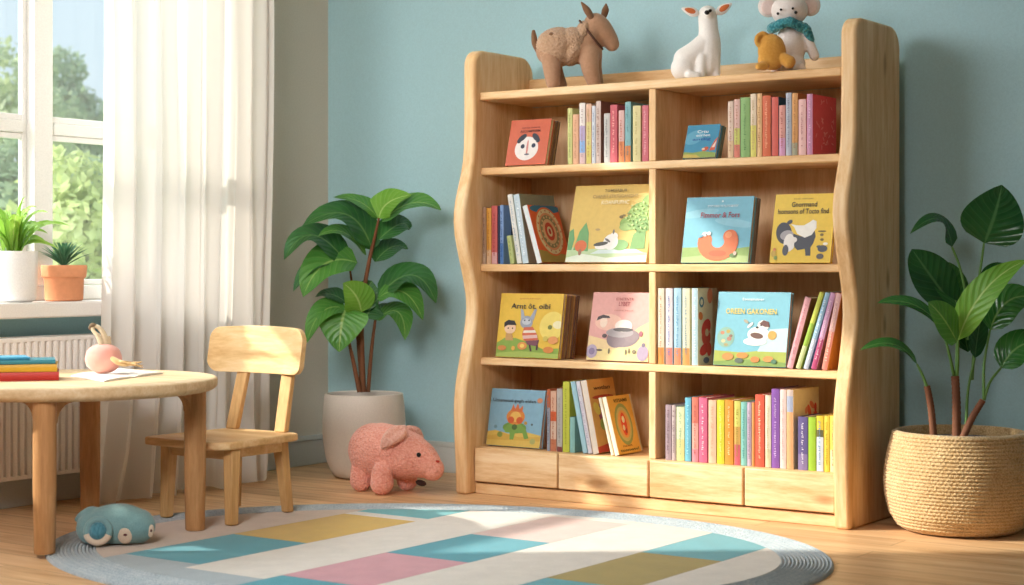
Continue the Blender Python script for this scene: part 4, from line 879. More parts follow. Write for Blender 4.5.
e = disk_on(124.8, 536, 7.2, 8.6, 'eye_patch', F_cream); disk_on(125.2, 534.8, 2, 1.3, 'eye', flat('#5a2a2c', .5), .004, e, .0075)
e = disk_on(151, 531, 3.4, 6.6, 'eye_patch', F_cream); disk_on(151, 530.6, 1, 1.6, 'eye', flat('#5a2a2c', .5), .004, e, .0075)

# ================================================================== TABLE
TC = Vector((.61, -1.93, 0)); ZT_ = .495
tab = thing('play_table', 'round low oak children\'s table at the left, on four round legs', 'table', (TC.x, TC.y, 0))
b = MB(); r = .465; th = .042
pr = [(.001, ZT_ - th), (r - .035, ZT_ - th)] + [(r - .035 + .035 * math.sin(R(a)), ZT_ - .022 - .020 * math.cos(R(a))) for a in range(15, 91, 15)] + [(r, ZT_ - .008), (r - .002, ZT_ - .003), (r - .007, ZT_), (.001, ZT_)]
b.lathe(pr, 96, (TC.x, TC.y, 0)); b.build('table_top', M_table, tab, smooth=30)
legs = [Vector((.872, -2.236, 0)), Vector((.910, -1.672, 0)), Vector((.365, -1.625, 0)), Vector((.315, -2.20, 0))]
for i, p in enumerate(legs):
    b = MB(); zt = ZT_ - th - .0005
    lz = rug_z(p.x, p.y); b.lathe([(.0285, lz), (.0305, lz + .004), (.034, .2), (.034, zt)], 32, p)
    for q in (legs[(i + 1) % 4], legs[(i - 1) % 4]):
        dr = (q - p).normalized(); sd = Vector((-dr.y, dr.x, 0)); pts = []
        pr2 = [(.02, zt), (.085, zt), (.085, zt - .006)] + [(.085 - .052 * math.sin(R(a)), zt - .006 - .055 * (1 - math.cos(R(a)))) for a in range(15, 91, 15)] + [(.02, zt - .075)]
        b.prism([p + dr * x - sd * .017 + UP * z for x, z in pr2], sd * .034)
    b.build('leg', M_tleg, tab, smooth=40)
# open booklet on the table
m1, m2, m3, m4 = [onZ(*q, ZT_) for q in ((71, 376.6), (104, 382), (163, 373.5), (121, 369.3))]
bk = thing('magazine', 'open white booklet lying on the table under the pink turnip toy', 'magazine', ((m1.x + m3.x) / 2, (m1.y + m3.y) / 2, ZT_))
b = MB(); N = 16; vs = []
for i in range(N + 1):
    s_ = i / N; p = m1.lerp(m4, s_); q = m2.lerp(m3, s_); zz = ZT_ + .0014 + .004 * abs(math.sin(PI * s_ * 2)) ** .7
    vs += [Vector((p.x, p.y, zz + .002)), Vector((q.x, q.y, zz + .002)), Vector((p.x, p.y, ZT_ + .0006)), Vector((q.x, q.y, ZT_ + .0006))]
fs = []
for i in range(N):
    a = 4 * i; fs += [(a, a + 1, a + 5, a + 4), (a + 3, a + 2, a + 6, a + 7), (a + 2, a, a + 4, a + 6), (a + 1, a + 3, a + 7, a + 5)]
fs += [(0, 2, 3, 1), (4 * N, 4 * N + 1, 4 * N + 3, 4 * N + 2)]
b.add(vs, fs); b.build('pages', plain('white paper', '#ece8e2', .7), bk, smooth=40)
# stacked books on table
def stackbook(label, z, t, L_, W_, col, ang, cpx):
    p = onZ(cpx, 380.5, ZT_); p.z = z
    X = Vector((math.cos(ang), math.sin(ang), 0)); Y = Vector((-X.y, X.x, 0))
    o = p - X * L_      # near-left corner
    # local: x thickness -> up, y spine->fore edge -> Y(back), z -> -X ... keep right handed
    return make_book('picture_book', label, mat4((p.x, p.y, z + .0006), (0, 0, 1), (Y.x, Y.y, 0), (-X.x, -X.y, 0)), t, W_, L_, [(1, col)], col, 'books stacked on the table', None, None, None, M_page, 99)
stackbook('red book at the bottom of the stack on the table', ZT_, .026, .235, .16, '#c9322a', .87, 59)
stackbook('yellow book in the middle of the stack on the table', ZT_ + .027, .023, .235, .16, '#dca726', .85, 57)
stackbook('teal blue book second from top of the stack on the table', ZT_ + .051, .012, .225, .16, '#2f8496', .89, 55.5)
stackbook('thin sky blue booklet on top of the stack on the table', ZT_ + .064, .008, .19, .12, '#4aa6cc', 1.02, 30)
# turnip toy
mid = Vector(((m1.x + m3.x) / 2, (m1.y + m3.y) / 2, ZT_ + .008))
tb = onZ(103.5, 373.4, ZT_ + .0085)
T = Toy('toy_turnip', 'round pink felt turnip toy with stems and straw root on the table', 'toy', (tb.x - .574 * .03, tb.y + .819 * .03, ZT_ + .0085))
b = MB(); T.ell(b, 103.5, 358.6, 18.4, 15.2, 17); T.ell(b, 103.5, 354, 17.2, 10.5, 16)
zz = T.root.location.z
body = blob('body', b, fabric('pink felt turnip', '#df8f8e', '#eab49c', 5, .2, .001, kind='noise'), T.root, .003, 5)
for v in body.data.vertices: v.co.z = max(v.co.z, .0003)
F_straw = fabric('straw fibre', '#d9b98a', '#b8935e', 120, .5, .002, kind='noise')
F_stem = fabric('pale stem felt', '#d8c6a8', '#c0a888', 120, .4, .002, kind='noise')
b = MB(); T.cap(b, [(106, 346, 0, 4.2), (104.5, 337, 0, 3.2), (102, 331, 0, 2.6), (98, 327, 0, 2.2), (94, 326, 0, 2)]); T.cap(b, [(101.5, 344, -.01, 3), (98, 336, -.01, 2.3), (93.5, 331, -.006, 1.9), (92, 327, 0, 1.8)]); T.cap(b, [(108, 346, .01, 3.5), (109, 338, .01, 2)])
b.build('stem', F_stem, T.root, smooth=180)
b = MB(); T.cap(b, [(90.5, 328, 0, 2.2), (92.5, 325.2, 0, 2.6), (96, 326.2, 0, 2)]); b.build('stem_tip', flat('#6e5a44', .8), T.root, smooth=180)
b = MB(); rt = random.Random(4); T.cap(b, [(113, 359, -.06, 2.6), (118, 362, -.064, 3.2), (125, 364.5, -.066, 2.4)])
for q in range(9):
    ex, ey = 130 + rt.uniform(-3, 14), 362 + rt.uniform(-1, 7) ; T.cap(b, [(117, 361 + rt.uniform(-1, 1.5), -.06, 1.3), (124, 363 + rt.uniform(-2, 2), -.065 + rt.uniform(-.02, .02), 1.1), (ex, min(ey, 369), -.06 + rt.uniform(-.03, .03), .45)], seg=7)
b.build('root', F_straw, T.root, smooth=180)

# ================================================================== CHAIR
ch = thing('chair', 'small birch children\'s chair with curved backrest beside the round table', 'chair', (.76, -1.4, 0))
ZS_ = .283
pts = [(.585, -1.575), (.60, -1.598), (.64, -1.607), (.76, -1.612), (.90, -1.607), (.945, -1.598), (.963, -1.57), (.958, -1.45), (.94, -1.23), (.928, -1.212), (.90, -1.203), (.64, -1.203), (.612, -1.21), (.602, -1.23), (.592, -1.4)]
b = MB(); b.prism([(x, y, ZS_ - .026) for x, y in pts], (0, 0, .026)); b.build('seat', M_chair, ch, bevel=.007, seg=3)
for (x, y), (tx, ty), w_ in (((.637, -1.535), (.640, -1.525), .038), ((.935, -1.535), (.930, -1.528), .038), ((.885, -1.215), (.868, -1.235), .036), ((.650, -1.225), (.660, -1.238), .036)):
    b = MB(); b.post((x, y, rug_z(x, y)), (tx, ty, ZS_ - .0265), w_ * .86, w_ * .86, w_ * 1.12, w_ * 1.12); b.build('leg', M_chair_z, ch, bevel=.005)
for lo, hi in (((.661, -1.538, ZS_ - .062), (.909, -1.518, ZS_ - .0265)), ((.679, -1.247, ZS_ - .062), (.849, -1.227, ZS_ - .0265)), ((.643, -1.506, ZS_ - .062), (.663, -1.257, ZS_ - .0265)), ((.880, -1.506, ZS_ - .062), (.898, -1.257, ZS_ - .0265))):
    b = MB(); b.box(lo, hi); b.build('seat_rail', M_chair, ch, bevel=.003)
bx0, bx1, bz0, bz1, by = .522, .957, .478, .632, -1.205
for px, tx in ((.640, .672), (.868, .872)):
    b = MB(); b.post((px, -1.228, ZS_ + .0005), (tx, by + .022, .56), .050, .022, .050, .018); b.build('back_post', M_chair_z, ch, bevel=.004)
b = MB(); n = 28; ring_ = []; rc = .042
for i in range(n + 1):
    x = bx0 + (bx1 - bx0) * (.5 - .5 * math.cos(PI * i / n)); e = min(x - bx0, bx1 - x); dz = rc - math.sqrt(max(0, rc * rc - max(0, rc - e) ** 2)) if e < rc else 0
    u = (x - (bx0 + bx1) / 2) / ((bx1 - bx0) / 2); yy = by - .028 * u * u; sag = .008 * (1 - u * u)
    ring_.append((x, yy, bz0 + dz * 1.0 + .006 * (1 - u * u) * 0, bz1 - dz + sag))
vs = []
for x, yy, a, c_ in ring_: vs += [(x, yy - .002, a), (x, yy + .012, c_), (x, yy + .034, c_), (x, yy + .022, a)]
fs = [(4 * i + j, 4 * i + 4 + j, 4 * i + 4 + (j + 1) % 4, 4 * i + (j + 1) % 4) for i in range(n) for j in range(4)] + [(0, 1, 2, 3), (4 * n + 3, 4 * n + 2, 4 * n + 1, 4 * n)]
b.add(vs, fs); b.build('backrest', wood('birch chair back', '#efd0a2', '#e5c08a', '#cd9f68', axis='x', knots=True), ch, bevel=.006, seg=3, smooth=40)

# ================================================================== RUG
rug = thing('rug', 'large oval patchwork rug with braided grey-blue border on the floor', 'rug', (RC.x, RC.y, 0))
b = MB(); K = 140; nr = 14
for q in range(nr):
    f = q / (nr - 1); a_, b_ = IA + .004 + (RA - IA - .012) * f, IB + .004 + (RB - IB - .012) * f
    pts = [Vector(rug_pt(a_, b_, 2 * PI * k / K) + (.0065,)) for k in range(K + 1)]
    hw = .0059; vs = []
    for k in range(K):
        p = pts[k]; tg = pts[k + 1] - pts[k - 1 if k else K - 1]; nrm = Vector((tg.y, -tg.x, 0)).normalized()
        for cx_, cz_ in ((-hw, 0.0004), (-hw * .75, .0085), (0, .0115), (hw * .75, .0085), (hw, .0004)): vs.append(Vector((p.x, p.y, 0)) + nrm * cx_ + UP * cz_)
    fs = [(k * 5 + j, k * 5 + j + 1, ((k + 1) % K) * 5 + j + 1, ((k + 1) % K) * 5 + j) for k in range(K) for j in range(4)]
    b.add(vs, fs, q % 2)
F_b1 = fabric('grey blue braid', '#c8cbcb', '#98a6b0', 170, .9, .004); F_b2 = fabric('grey blue braid dark', '#bcc3c7', '#90a0ac', 170, .9, .004)
b.build('border', [F_b1, F_b2], rug, smooth=60)
cols = ['#e6ded6', '#3f9fb2', '#d9b04c', '#d69aa6', '#e2c4be', '#b09a50', '#d8c2b2', '#5aaebc', '#5fb6c0', '#aab6be']
mats = [fabric('rug pile ' + c, c, tuple and None, 240, .6, .003, kind='noise') for c in cols]
W_, TL_, YL_, PK_, PP_, OL_, BG_, T2_, T3_, BD_ = range(10)
cells = [(-9, 1.06, [(-9, 9, BG_)]),
         (1.06, 1.366, [(-9, -2.10, BD_), (-2.10, -1.655, TL_), (-1.655, -1.125, YL_), (-1.125, -1.06, W_), (-1.06, -.72, T3_), (-.72, 9, BG_)]),
         (1.366, 1.668, [(-9, -2.16, BD_), (-2.16, 9, W_)]),
         (1.668, 1.966, [(-9, -2.5, YL_), (-2.5, -2.09, TL_), (-2.09, -1.645, PK_), (-1.645, -1.23, TL_), (-1.23, -.775, PP_), (-.775, 9, W_)]),
         (1.966, 2.275, [(-9, 9, W_)]),
         (2.275, 2.54, [(-9, -2.15, PK_), (-2.15, -1.71, T2_), (-1.71, -1.215, OL_), (-1.215, -.765, T2_), (-.765, 9, W_)]),
         (2.54, 9, [(-9, 9, W_)])]
inner = [rug_pt(IA, IB, 2 * PI * k / 96) for k in range(96)]
def clip(poly, ax, val, keep_less):
    out = []
    for i in range(len(poly)):
        p, q = poly[i], poly[(i + 1) % len(poly)]; f = lambda v: (v[ax] <= val) == keep_less
        if f(p): out.append(p)
        if f(p) != f(q):
            t = (val - p[ax]) / (q[ax] - p[ax]); out.append((p[0] + t * (q[0] - p[0]), p[1] + t * (q[1] - p[1])))
    return out
b = MB()
for xa, xb, rows in cells:
    for ya, yb_, m_ in rows:
        pl = inner
        for ax, val, less in ((0, xb - .0008, True), (0, xa + .0008, False), (1, yb_ - .0008, True), (1, ya + .0008, False)):
            pl = clip(pl, ax, val, less)
            if len(pl) < 3: break
        if len(pl) >= 3: b.prism([(x, y, .0005) for x, y in pl], (0, 0, .0105), m_)
b.build('patchwork_field', mats, rug, smooth=0)

# ================================================================== PLANTS
def leaf(b, B, Mid, Tip, W, hint, fold=.18, p=.75, wav=.0, pw=.75, n=14, m=6, mat=0, droop=.0):
    B, Mid, Tip = Vector(B), Vector(Mid), Vector(Tip); C_ = Mid * 2 - (B + Tip) / 2; hint = Vector(hint).normalized()
    vs = []; uvs = []
    for i in range(n + 1):
        t = i / n; pos = B * (1 - t) ** 2 + C_ * 2 * t * (1 - t) + Tip * t * t; tan = ((C_ - B) * (1 - t) + (Tip - C_) * t).normalized()
        sd = tan.cross(hint); sd = sd.normalized() if sd.length > 1e-4 else tan.orthogonal().normalized(); nm = sd.cross(tan).normalized()
        w = W / 2 * max(.004, math.sin(PI * min(1, t) ** p)) ** pw
        for j in range(m + 1):
            u = -1 + 2 * j / m
            vs.append(pos + sd * (u * w) + nm * (fold * w * (abs(u) ** 1.3) - droop * w * u * u + wav * W * math.sin(t * 15 + u * 2) * abs(u)))
            uvs.append((j / m, t))
    fs = [(i * (m + 1) + j, i * (m + 1) + j + 1, (i + 1) * (m + 1) + j + 1, (i + 1) * (m + 1) + j) for i in range(n) for j in range(m)]
    b.add(vs, fs, mat, uvs)
L_dark = leafmat('rubber leaf dark', '#2f6134', '#3f7a3c', '#6f9a58', .33)
L_mid = leafmat('rubber leaf mid', '#4b8a3a', '#5f9c44', '#9cc06c', .33)
L_bright = leafmat('leaf bright', '#6faa3a', '#86bc48', '#b8d880', .4, .25)
L_gloss = leafmat('glossy leaf', '#2f6a30', '#3f8238', '#7aa860', .16)
L_gd = leafmat('glossy dark leaf', '#1f4f2a', '#2c6232', '#4f7f4c', .14)
M_stem = plain('brown woody stem', '#7a4f36', .7, .2, .6, 90)
M_soil = fabric('dark soil', '#4a3426', '#2c1e16', 80, 1, .01, kind='noise')
M_gstem = plain('green petiole', '#5f8a46', .5)
# left plant
PX, PY_ = .42, -.26
pl = thing('potted_plant', 'leafy rubber plant in a round off-white pot in the room corner', 'plant', (PX, PY_, 0))
DP = depth((PX, PY_, 0))
b = MB(); pr = [(.001, 0), (.095, 0), (.115, .006), (.135, .03), (.153, .08), (.164, .15), (.167, .21), (.163, .28), (.158, .325), (.156, .335), (.150, .337), (.146, .333), (.147, .30), (.15, .24), (.001, .24)]
b.lathe(pr, 64, (PX, PY_, 0)); b.build('pot', plain('matte off-white ceramic', '#ddd4ca', .55), pl, smooth=40)
b = MB(); b.lathe([(.001, .27), (.1, .295), (.145, .285), (.1455, .27)][::-1], 40, (PX, PY_, 0)); b.build('soil', M_soil, pl, smooth=60)
A = lambda px, py, dp=0: atD(px, py, DP + dp * .55)
for path, r0, r1 in (([(363, 392, 0), (361.5, 345, 0), (362, 305, 0), (369, 262, -.01), (374, 240, -.01), (379, 218, -.02)], .013, .0045), ([(359.5, 392, -.03), (353, 360, -.035), (349, 341, -.04), (346, 312, -.05)], .010, .004), ([(368, 392, .02), (371.5, 350, .02), (375, 322, .02), (378, 300, .02)], .009, .004), ([(362, 392, .04), (357, 330, .05), (352, 285, .05), (349, 262, .04)], .008, .0035)):
    b = MB(); Q = catmull([A(*p) for p in path], 6); b.tube(Q, [r0 + (r1 - r0) * i / (len(Q) - 1) for i in range(len(Q))], 10); b.build('stem', M_stem, pl, smooth=60)
toC = -FWD
LV = [  # base, mid, tip (px,py,depth), width px, material, hint(up weight, cam weight, right weight)
    ((379, 219, -.02), (388, 203, -.03), (411, 195, -.05), 25, L_bright, (.9, .8, -.3)),
    ((378, 219, -.02), (360, 202, .0), (333, 197, .03), 17, L_mid, (1, .5, .3)),
    ((382, 222, -.02), (412, 203, -.05), (441, 210, -.08), 25, L_mid, (1, .5, 0)),
    ((378, 240, -.02), (400, 224, .06), (409, 230, .10), 22, L_dark, (.8, .5, 0)),
    ((371, 247, -.01), (345, 214, -.05), (302, 226, -.09), 31, L_dark, (1, .55, 0)),
    ((366, 255, -.01), (343, 232, -.10), (318, 236, -.13), 18, L_mid, (1, .5, 0)),
    ((347, 264, -.02), (312, 235, -.07), (284, 260, -.12), 27, L_dark, (1, .55, -.2)),
    ((357, 263, -.03), (325, 264, -.12), (303, 297, -.16), 33, L_mid, (.8, .8, -.3)),
    ((350, 262, .0), (318, 262, -.05), (293, 292, -.08), 20, L_dark, (.8, .6, -.4)),
    ((378, 297, -.02), (412, 275, -.05), (436, 303, -.08), 28, L_dark, (1, .55, .2)),
    ((377, 299, -.04), (403, 292, -.12), (423, 320, -.15), 22, L_mid, (.9, .7, .3)),
    ((375, 262, .02), (392, 247, .10), (408, 249, .13), 20, L_dark, (.9, .5, 0)),
    ((372, 250, .02), (368, 232, .05), (366, 219, .06), 15, L_dark, (.2, 1, .1)),
    ((361, 312, -.03), (356, 296, -.09), (343, 283, -.12), 22, L_bright, (.5, 1, .2)),
    ((362, 312, -.02), (367, 292, .02), (372, 281, .04), 18, L_dark, (.2, 1, 0)),
    ((347, 303, -.02), (330, 294, .0), (315, 297, .02), 17, L_dark, (1, .4, 0)),
    ((346, 309, -.05), (322, 312, -.12), (307, 343, -.15), 19, L_mid, (.8, .8, -.4)),
    ((347, 308, -.05), (342, 322, -.13), (339, 352, -.15), 32, L_mid, (.5, 1, 0)),
    ((376, 320, .01), (398, 312, -.05), (405, 340, -.08), 20, L_mid, (1, .6, .3)),
    ((374, 316, .02), (386, 308, .08), (397, 309, .12), 13, L_dark, (1, .4, 0)),
    ((366, 318, .02), (372, 306, .0), (377, 300, -.02), 20, L_dark, (.3, 1, 0)),
]
for B_, M_, T_2, w_, mt, (hu, hc, hr) in LV:
    b = MB(); leaf(b, A(*B_), A(*M_), A(*T_2), w_ * DP / F * 1.62, UP * hu + toC * hc + RIGHT * hr, .16, .72, .012); b.build('leaf', mt, pl, smooth=180)
# right plant in the basket
BX, BY = 2.865, -.215
bp_ = thing('basket_plant', 'glossy broad-leaved plant in a woven rope basket right of the bookshelf', 'plant', (BX, BY, 0)); DB = depth((BX, BY, 0))
def bprof(z):
    pts = [(0, .165), (.02, .195), (.06, .219), (.12, .232), (.17, .236), (.23, .232), (.29, .220), (.325, .211), (.34, .208)]
    for (a, ra), (c_, rc_) in zip(pts, pts[1:]):
        if a <= z <= c_: t = (z - a) / (c_ - a); return ra + (rc_ - ra) * t
    return pts[-1][1]
nco = 28; hz = .312; per = 5; prof_b = [(.001, .001), (.15, .001)]; NN = nco * per
for i in range(NN + 1):
    z = .004 + hz * i / NN; f = (i % per) / per; prof_b.append((bprof(z * .34 / .316) + .0042 * math.sin(PI * f), z))
zt = prof_b[-1][1]
prof_b += [(bprof(.34) - .008, zt + .005), (bprof(.34) - .016, zt), (.198, .28), (.001, .278)]
b = MB(); b.lathe(prof_b, 400, (BX, BY, 0), fn=lambda i, a: (  .0010 * math.sin(a * 90 + (i // per) * PI) if 2 <= i < NN + 2 else 0))
F_rope = fabric('natural jute rope', '#e2c598', '#b48f5c', 170, .8, .003); 
o = b.build('basket', F_rope, bp_, smooth=80)
b = MB(); b.lathe([(.001, .290), (.12, .296), (.193, .288), (.1935, .2795)][::-1], 40, (BX, BY, 0)); b.build('soil', M_soil, bp_, smooth=60)
A = lambda px, py, dp=0: atD(px, py, DB + dp)
M_trunk = plain('reddish ringed trunk', '#80543f', .7, .2, .9, 120)
for path, r0 in (([(934, 440, -.03), (931, 408, -.035), (927, 386, -.04)], .0112), ([(956.5, 441, 0), (956.5, 405, 0), (955, 376, 0)], .0138), ([(962, 440, -.06), (972, 418, -.065), (983, 400, -.07)], .0112)):
    b = MB(); Q = catmull([A(*p) for p in path], 14); b.tube(Q, [r0 * (1 + .12 * (i % 2)) * (1 - .15 * i / len(Q)) for i in range(len(Q))], 12); b.build('trunk', M_trunk, bp_, smooth=30)
RV = [
    ((984, 243, .0), (995, 214, -.02), (1002, 185, .0), 52, L_gd, (.15, 1, -.15), [(968, 340, .02), (977, 290, .02), (982, 258, .01), (984, 243, 0)], .62),
    ((952, 247, .02), (938, 219, .0), (910, 234, -.02), 22, L_gd, (1, .5, 0), [(962, 330, .01), (966, 300, .02), (960, 268, .02), (952, 247, .02)], .6),
    ((957, 312, .03), (930, 275, .02), (912, 249, .04), 40, L_gd, (.3, 1, .2), [(956, 376, 0), (957, 345, .02), (957, 312, .03)], .8),
    ((958, 308, .02), (948, 280, .05), (941, 262, .05), 34, L_gloss, (.2, 1, .4), None, .75),
    ((940, 326, -.03), (912, 304, -.05), (877, 303, -.06), 21, L_gloss, (1, .6, 0), [(954, 376, 0), (947, 345, -.02), (940, 326, -.03)], .75),
    ((917, 364, -.04), (893, 344, -.06), (860, 350, -.07), 19, L_gloss, (1, .5, 0), [(927, 387, -.04), (922, 374, -.04), (917, 364, -.04)], .75),
    ((958, 340, -.04), (985, 290, -.10), (1027, 260, -.10), 27, L_bright, (.55, 1, -.35), [(957, 376, 0), (958, 360, -.02), (958, 340, -.04)], .7),
    ((957, 342, -.05), (943, 318, -.10), (928, 302, -.11), 30, L_mid, (.5, 1, .3), None, .7),
    ((990, 330, -.02), (1010, 300, -.05), (1042, 300, -.05), 34, L_gloss, (.7, .8, -.2), [(984, 400, -.07), (984, 365, -.05), (990, 330, -.02)], .7),
    ((1001, 368, -.04), (1022, 345, -.07), (1050, 346, -.09), 34, L_gloss, (.8, .8, -.2), [(984, 400, -.07), (990, 382, -.06), (1001, 368, -.04)], .7),
    ((984, 288, .06), (997, 272, .08), (1012, 270, .08), 19, L_gd, (.6, 1, 0), [(972, 380, .04), (976, 330, .05), (984, 288, .06)], .7),
    ((975, 358, .0), (979, 328, .02), (986, 300, .03), 17, L_gd, (.1, 1, .2), [(966, 430, -.02), (968, 390, .0), (975, 358, .0)], .75),
    ((968, 352, .02), (964, 320, .04), (966, 290, .05), 24, L_gd, (.1, 1, .2), None, .7),
]
for B_, M_, T_2, w_, mt, (hu, hc, hr), pet, pw_ in RV:
    b = MB(); leaf(b, A(*B_), A(*M_), A(*T_2), w_ * DB / F * 1.2, UP * hu + toC * hc + RIGHT * hr, .12, pw_, .006); lf = b.build('leaf', mt, bp_, smooth=180)
    if pet: b = MB(); Q = catmull([A(*p) for p in pet], 6); b.tube(Q, [.0055 - .002 * i / len(Q) for i in range(len(Q))], 8); b.build('petiole', M_gstem, lf, smooth=180)
# window sill plants
c1 = onX(12, 302, .0); P1 = Vector((.0, c1.y + .0, .7225)); D1 = depth(P1)
w1 = thing('potted_plant', 'bright green leafy plant in a white pot on the window sill', 'plant', P1)
b = MB(); b.lathe([(.001, 0), (.068, 0), (.078, .006), (.084, .02), (.086, .05), (.087, .172), (.086, .176), (.081, .176), (.079, .15), (.001, .15)], 48, P1); b.build('pot', plain('white glazed pot', '#f0eeec', .3), w1, smooth=40)
b = MB(); b.lathe([(.001, .151), (.0785, .151), (.07, .16), (.001, .163)], 32, P1); b.build('soil', M_soil, w1, smooth=60)
rl = random.Random(11); L_spr = leafmat('spring green leaf', '#86b83e', '#a8d058', '#d0e890', .4, .35)
for q in range(34):
    a = rl.uniform(0, 2 * PI); el = rl.uniform(.25, 1.35); ln = rl.uniform(.13, .23) * (.85 + .2 * math.sin(el)); dirh = Vector((math.cos(a), math.sin(a), 0))
    B_ = P1 + Vector((0, 0, .16)) + dirh * rl.uniform(.0, .035); Mi = B_ + dirh * (ln * .42 * math.cos(el)) + UP * (ln * .62 * math.sin(el) + .02); Ti = B_ + dirh * (ln * 1.0 * math.cos(el)) + UP * (ln * .95 * math.sin(el) - .02 * math.cos(el))
    if Ti.x < -.095: continue
    b = MB(); leaf(b, B_, Mi, Ti, .034, UP * .8 + dirh * -.2 + Vector((.3, -.3, 0)), .3, .85, 0, .8, 8, 4); b.build('leaf', L_spr, w1, smooth=180)
c2 = onX(64, 301, .02); P2 = Vector((.02, c2.y, .7225))
w2 = thing('potted_succulent', 'small spiky succulent in a terracotta pot on the window sill', 'plant', P2)
b = MB(); b.lathe([(.001, 0), (.062, 0), (.067, .004), (.070, .078), (.073, .082), (.07755, .086), (.081, .122), (.079, .127), (.073, .127), (.071, .11), (.001, .11)], 48, P2); b.build('pot', plain('terracotta', '#d8946c', .7, .2, .2, 60), w2, smooth=35)
b = MB(); b.lathe([(.001, .111), (.0705, .111), (.06, .118), (.001, .12)], 32, P2); b.build('soil', M_soil, w2, smooth=60)
L_suc = leafmat('succulent leaf', '#3f7050', '#5a8a66', '#88b090', .5, .1)
for q in range(60):
    a = q * 2.399; f = q / 60; el = .25 + 1.2 * (1 - f) ** .9; ln = .055 + .055 * f; dirh = Vector((math.cos(a), math.sin(a), 0)); B_ = P2 + UP * (.118 + .012 * (1 - f))
    Ti = B_ + dirh * ln * math.cos(el) + UP * (ln * math.sin(el) + .02)
    b = MB(); leaf(b, B_, B_.lerp(Ti, .5) + UP * .006, Ti, .015, UP + dirh * -.4, .5, .55, 0, .8, 5, 2); b.build('leaf', L_suc, w2, smooth=180)

# ================================================================== OUTSIDE
def treemat(name, a, c_, d_):
    m, nt, b = newmat(name); L = nt.links.new
    oi = nd(nt, 'ShaderNodeTexCoord'); n = nd(nt, 'ShaderNodeTexNoise'); n.inputs['Scale'].default_value = 2.2; n.inputs['Detail'].default_value = 6; L(oi.outputs['Object'], n.inputs['Vector'])
    r = ramp(nt, [(.3, a), (.5, c_), (.7, d_)]); L(n.outputs[0], r.inputs[0]); L(r.outputs[0], b.inputs['Base Color']); b.inputs['Roughness'].default_value = .6
    t = nd(nt, 'ShaderNodeBsdfTranslucent'); L(r.outputs[0], t.inputs[0]); ms = nd(nt, 'ShaderNodeMixShader'); ms.inputs[0].default_value = .45
    L(b.outputs[0], ms.inputs[1]); L(t.outputs[0], ms.inputs[2]); L(ms.outputs[0], nt.nodes['Material Output'].inputs[0]); return m
M_tree = [treemat('leaves pale', '#a9ba8c', '#c8d4a0', '#e0e6c0'), treemat('leaves mid', '#98b090', '#b4c8a0', '#d0dcb8'), treemat('leaves yellow green', '#b4c47c', '#d0dc94', '#e6ecb8')]
M_bark = plain('bark', '#7a6a58', .9)
def tree(label, px, d, ztop, rad_, mi, seed, n=7500, z0=-.4):
    g = CAM + ray(px, CY) * d; g.z = z0; rr = random.Random(seed)
    t = thing('tree', label, 'tree', g, 'trees outside the window')
    b = MB(); b.tube(catmull([g, g + Vector((.05, .1, (ztop - z0) * .3)), g + Vector((0, 0, (ztop - z0) * .7))], 4), [.16 - .012 * i for i in range(9)], 8); b.build('trunk', M_bark, t, smooth=60)
    b = MB(); lobes = []
    for k in range(12):
        a = rr.uniform(0, 2 * PI); f = rr.uniform(0, 1); zc = z0 + (ztop - z0) * (.22 + .62 * f); w_ = rad_ * (1 - .55 * abs(f - .35) / .65) * .6
        lobes.append((g + Vector((math.cos(a) * w_, math.sin(a) * w_, 0)) + UP * (zc - z0), rad_ * rr.uniform(.38, .55)))
    lobes.append((g + UP * (ztop - z0 - rad_ * .4), rad_ * .42))
    for k in range(n):
        c_, r_ = rr.choice(lobes); v = Vector((rr.gauss(0, 1), rr.gauss(0, 1), rr.gauss(0, 1))).normalized(); p = c_ + v * r_ * rr.uniform(.6, 1.05)
        u = Vector((rr.gauss(0, 1), rr.gauss(0, 1), rr.gauss(0, 1))).normalized(); w2_ = u.cross(v); w2_ = w2_.normalized() if w2_.length > .01 else u.orthogonal(); s_ = rr.uniform(.028, .06)
        b.poly([p - u * s_, p + w2_ * s_ * .55, p + u * s_, p - w2_ * s_ * .55])
    b.build('crown', M_tree[mi], t, smooth=0)
tree('tall pale green tree seen through the left window pane', -8, 14.3, 2.75, .9, 0, 1)
tree('round-crowned tree seen just right of the window mullion', 60, 16.4, 2.95, .62, 1, 2)
tree('low spreading tree behind the window pane beside the curtain', 96, 18.4, 2.6, .85, 1, 3)
tree('yellow-green bush outside, below the window transom', 66, 9.6, 1.5, .6, 2, 4)
tree('darker bush outside behind the white sill pot', 8, 11.1, 1.7, .65, 1, 5)
tree('bushy shrub outside beside the curtain edge', 104, 12.6, 1.65, .7, 1, 6)
b = MB(); b.box((-40, -30, -.6), (XL - .25, 40, -.4)); o = b.build('lawn', fabric('lawn', '#9ab870', '#7a9a58', 30, .3, .01, kind='noise'), None, smooth=0); o['kind'] = 'structure'

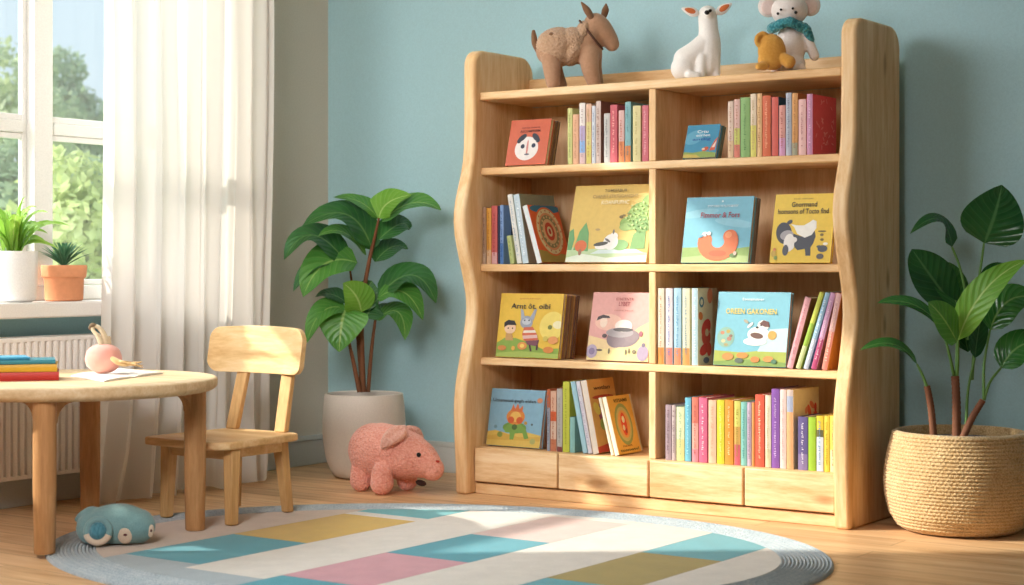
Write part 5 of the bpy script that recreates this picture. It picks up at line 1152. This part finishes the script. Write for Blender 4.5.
# ================================================================== LIGHT
w = bpy.data.worlds.new('sky'); scene.world = w; w.use_nodes = True; nt = w.node_tree; bg = nt.nodes['Background']
tc = nd(nt, 'ShaderNodeTexCoord'); sp = nd(nt, 'ShaderNodeSeparateXYZ'); nt.links.new(tc.outputs['Generated'], sp.inputs[0])
rp = ramp(nt, [(.0, '#e9eeee'), (.5, '#e6f0f6'), (.56, '#d2e6f6'), (.75, '#b4d4f2'), (1, '#9cc4ec')])
mr = nd(nt, 'ShaderNodeMapRange'); mr.inputs['From Min'].default_value = -1; nt.links.new(sp.outputs[2], mr.inputs[0]); nt.links.new(mr.outputs[0], rp.inputs[0])
nt.links.new(rp.outputs[0], bg.inputs[0]); bg.inputs[1].default_value = 1.0
sun = bpy.data.lights.new('sun', 'SUN'); sun.energy = 6.5; sun.color = (1, .92, .80); sun.angle = R(1.2)
so = bpy.data.objects.new('sun', sun); COL.objects.link(so); so.rotation_euler = Vector((1, .78, -.72)).to_track_quat('-Z', 'Y').to_euler()
def area(name, loc, tgt, size, e, col, spread=180):
    l = bpy.data.lights.new(name, 'AREA'); l.shape = 'RECTANGLE'; l.size, l.size_y = size; l.energy = e; l.color = col; l.spread = R(spread)
    o = bpy.data.objects.new(name, l); COL.objects.link(o); o.location = loc; o.rotation_euler = (Vector(tgt) - Vector(loc)).to_track_quat('-Z', 'Y').to_euler()
area('added_left_fill', (2.9, -5.0, 2.6), (0, -1.4, .75), (1.3, 1.3), 42, (1, .96, .93), 85)  # added out-of-view fill brightening the left wall and radiator; no fitting hangs here
area('added_back_wall_fill', (.6, -3.2, 2.4), (2.4, 0, 1.5), (1.3, 1.3), 18, (1, .98, .97), 95)  # added unseen fill from the left front, lifting the back wall; no fixture
area('added_sky_fill', (-1.35, -2.3, 3.0), (1.6, -.9, .7), (3.2, 1.8), 200, (.97, .98, 1))  # added area light outside above the view, boosting the sky through the window

# ================================================================== CAMERA
cam = bpy.data.cameras.new('camera'); co = bpy.data.objects.new('camera', cam); COL.objects.link(co)
cam.sensor_fit = 'HORIZONTAL'; cam.sensor_width = 36; cam.lens = F / 1024 * 36
cam.shift_y = -(CY - 292.5) / 1024 * -1.0 if False else (CY - 292.5) / 1024
co.location = CAM; co.rotation_euler = (PI / 2, 0, TH); cam.clip_end = 200
cam.dof.use_dof = True; cam.dof.focus_distance = 5.9; cam.dof.aperture_fstop = 3.2
scene.camera = co
scene.view_settings.view_transform = 'Standard'; scene.view_settings.look = 'None'; scene.view_settings.exposure = 0
scene.cycles.use_denoising = True
scene.cycles.max_bounces = 10; scene.cycles.diffuse_bounces = 5; scene.cycles.transparent_max_bounces = 12
scene.cycles.sample_clamp_indirect = 8
